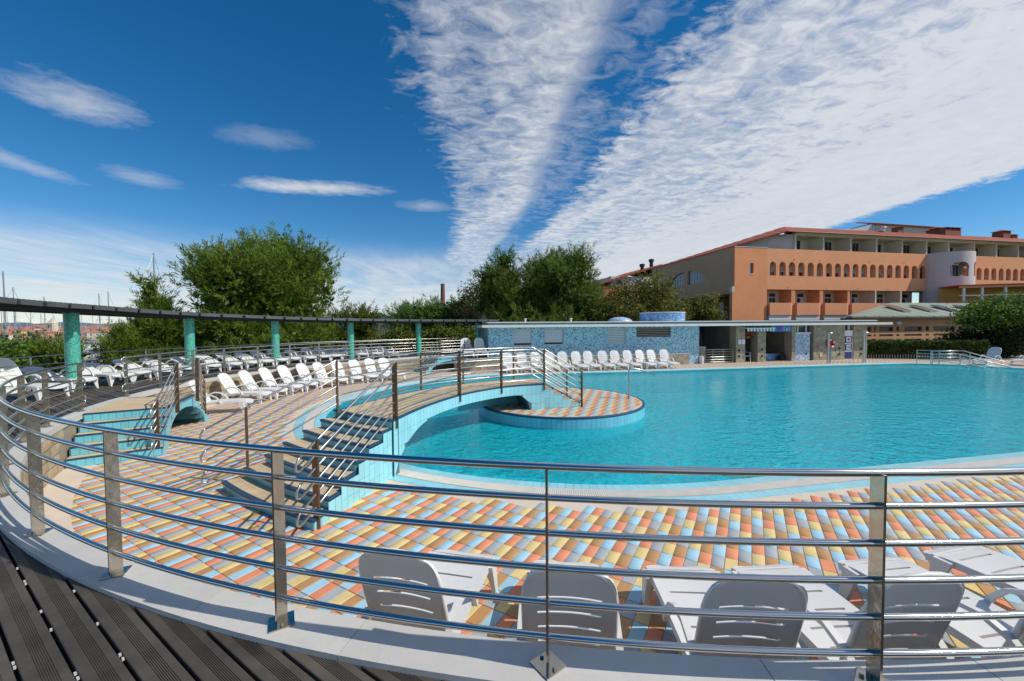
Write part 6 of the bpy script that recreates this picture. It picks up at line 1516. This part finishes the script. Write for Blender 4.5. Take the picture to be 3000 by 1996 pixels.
def make_sail(blue=False):
    r = thing('sailing_boat', 'x', 'sailing boat'); mb = MB(); hull_mesh(mb, 11, 3.4, 1.15); mb.build('hull', m_hullb if blue else m_hull, r)
    mb = MB(); mb.add([(-2.2, -.95, 1.1), (2.4, -.8, 1.2), (2.4, .8, 1.2), (-2.2, .95, 1.1), (-2.0, -.8, 1.62), (1.3, -.6, 1.55), (1.3, .6, 1.55), (-2.0, .8, 1.62)], [(4, 5, 6, 7), (0, 1, 5, 4), (1, 2, 6, 5), (2, 3, 7, 6), (3, 0, 4, 7), (0, 3, 2, 1)]); mb.build('cabin', m_hull, r)
    o = MB().tube([(.7, 0, 1.2), (.7, 0, 16.0)], .105, 8, r1=.075).build('mast', m_mast, r)
    for z, w_ in ((6.0, 1.0), (10.8, .75)): MB().tube([(.7, -w_, z), (.7, w_, z)], .035, 5).build('spreader', m_mast, o)
    MB().tube([(.7, 0, 15.8), (5.4, 0, 1.35)], .022, 4).build('forestay', m_mast, o); MB().tube([(.7, 0, 15.9), (-5.4, 0, 1.2)], .018, 4).build('backstay', m_mast, o)
    MB().tube([(.6, 0, 2.4), (-3.6, 0, 2.3)], .07, 6).build('boom', m_mast, r); MB().tube([(.4, 0, 2.6), (-1.6, 0, 2.58), (-3.4, 0, 2.45)], .19, 8, r1=.1).build('sail_cover', m_cover, r)
    return r
def make_motor():
    r = thing('motor_boat', 'x', 'motor boat'); mb = MB(); hull_mesh(mb, 9.5, 3.3, 1.35); mb.build('hull', m_hull, r)
    MB().add([(-3.0, -1.2, 1.3), (2.4, -1.0, 1.5), (2.4, 1.0, 1.5), (-3.0, 1.2, 1.3), (-2.8, -1.0, 2.6), (.6, -.8, 2.7), (.6, .8, 2.7), (-2.8, 1.0, 2.6)], [(4, 5, 6, 7), (0, 1, 5, 4), (1, 2, 6, 5), (2, 3, 7, 6), (3, 0, 4, 7), (0, 3, 2, 1)]).build('cabin', m_hull, r)
    MB().box(-2.5, .4, -1.06, 1.06, 1.85, 2.3).build('window_band', m_glassd, r); MB().box(-3.2, .2, -1.1, 1.1, 2.95, 3.05).build('flybridge_top', m_cover, r)
    for x, y in ((-3, -1), (-3, 1), (0, -1), (0, 1)): MB().tube([(x, y, 2.6), (x, y, 2.96)], .03, 5).build('stanchion', m_mast, r)
    return r
random.seed(99); saP = [make_sail(False), make_sail(True)]; moP = make_motor(); usedb = set()
def boat(kind, u, D, rz, scale, label, group):
    pr_ = moP if kind == 2 else saP[kind]
    o = pr_ if kind not in usedb else copy_tree(pr_); usedb.add(kind)
    o.location = (px(u, D), D, SEA); o.rotation_euler = (0, 0, rz); o.scale = (scale,) * 3; tag(o, label, 'motor boat' if kind == 2 else 'sailing boat', group)
masts = [(20, 795, 62, 'sailing boat with the tall pale mast nearest the left end of the pergola roof'), (28, 842, 80, 'sailing boat whose grey mast stands right beside the tallest pale mast'), (121, 870, 105, 'sailing boat whose mast tip just clears the pergola roof before the nearest column'), (284, 861, 85, 'sailing boat with a grey mast above the roof just past the nearest column'), (332, 857, 80, 'sailing boat with a grey mast beside the small young pine'), (443, 741, 60, 'sailing boat with the very tall mast rising above the young pointed pine'), (585, 861, 92, 'sailing boat with a mast beside the branches of the large pine'), (600, 880, 110, 'sailing boat with a short mast tip next to the large pine'), (975, 858, 96, 'sailing boat with a mast past the far side of the large pine'), (957, 880, 110, 'sailing boat with a thin mast tip under the large pine branch'), (1092, 896, 120, 'sailing boat with a mast tip above the tree by the fourth column')]
for i, (u, v, D, lab) in enumerate(masts):
    ztop = CZ + (960 + .008 * (1500 - u) - v) / 1178 * D; boat(i % 2 if i < 2 else 0, u, D, random.uniform(0, 6.28), (ztop - SEA) / 16.0, lab, None)
for i in range(46):
    D = random.uniform(110, 330); u = random.uniform(-30, 480) if i % 3 else random.uniform(225, 345)
    boat(random.choice((0, 0, 1)), u, D, random.choice((.3, 1.9, 3.4, 5.0)) + random.uniform(-.2, .2), random.uniform(.75, 1.1), 'moored sailing boat among the forest of masts in the harbour', 'sailing boats moored in the harbour')
for i in range(24):
    D = random.uniform(110, 300); u = random.uniform(-30, 190) if i % 3 == 0 else random.uniform(225, 350)
    boat(2, u, D, random.choice((.3, 1.9, 3.4, 5.0)) + random.uniform(-.2, .2), random.uniform(.8, 1.3), 'white motor boat moored in the crowded harbour', 'motor boats moored in the harbour')
# town on the far shore
tag(MB().add([(px(-200, 400), 400, SEA - 1), (px(520, 400), 400, SEA - 1), (px(560, 700), 700, SEA + 14), (px(-250, 700), 700, SEA + 14), (px(-200, 395), 395, SEA - 1), (px(520, 395), 395, SEA - 1)], [(0, 1, 2, 3), (4, 5, 1, 0)]).build('town_shore', m_grass), kind='structure')
wallc = [lin((226, 208, 186)), lin((214, 176, 140)), lin((224, 220, 210)), lin((206, 150, 120))]; mw = [M('town_wall_%d' % i, c, .9, var=.06) for i, c in enumerate(wallc)]
m_trf = M('town_roof', lin((172, 108, 88)), .9, var=.2, vscale=.2); hp = []
for i in range(4):
    r = thing('town_house', 'x', 'house'); MB().box(-5, 5, -5, 5, -8, 8).build('wall', mw[i], r)
    MB().add([(-5.6, -5.6, 7.9), (5.6, -5.6, 7.9), (5.6, 5.6, 7.9), (-5.6, 5.6, 7.9), (-2.2, 0, 10.8), (2.2, 0, 10.8)], [(0, 1, 5, 4), (1, 2, 5), (2, 3, 4, 5), (3, 0, 4), (0, 3, 2, 1)]).build('roof', m_trf, r)
    for x in (-3, 0, 3):
        for z in (1.5, 5): MB().box(x - .5, x + .5, -5.04, -5.003, z, z + 1.5).build('window', m_glassd, r)
    hp.append(r)
usedh = set(); random.seed(4)
for i in range(64):
    row = i % 4; D = 410 + row * 55 + random.uniform(-12, 12); u = -40 + 540 * ((i // 4 + random.uniform(.1, .9)) / 16); k = random.randrange(4)
    o = hp[k] if k not in usedh else copy_tree(hp[k]); usedh.add(k); o.location = (px(u, D), D, SEA - 1.5 + row * 2.6 + random.uniform(0, 1.5)); o.rotation_euler = (0, 0, random.uniform(-.5, .9)); o.scale = (random.uniform(.8, 1.5), random.uniform(.8, 1.4), random.uniform(.75, 1.1))
    tag(o, 'red roofed house in the old town across the harbour', 'house', 'red roofed houses across the harbour')
cht = thing('church_tower', 'pale pointed church tower among red roofs across the harbour', 'church tower', (px(156, 440), 440, SEA)); c = (px(156, 440), 440)
MB().box(c[0] - 3, c[0] + 3, c[1] - 3, c[1] + 3, SEA, 10).build('tower', m_cr, cht); MB().add([(c[0] - 3.3, c[1] - 3.3, 10), (c[0] + 3.3, c[1] - 3.3, 10), (c[0] + 3.3, c[1] + 3.3, 10), (c[0] - 3.3, c[1] + 3.3, 10), (c[0], c[1], 16.5)], [(0, 1, 4), (1, 2, 4), (2, 3, 4), (3, 0, 4), (0, 3, 2, 1)]).build('spire', m_cr, cht)
for dx_ in (-1.2, 1.2): MB().box(c[0] + dx_ - .5, c[0] + dx_ + .5, c[1] - 3.05, c[1] - 3.01, 5, 8.5).build('belfry_opening', m_black, cht)
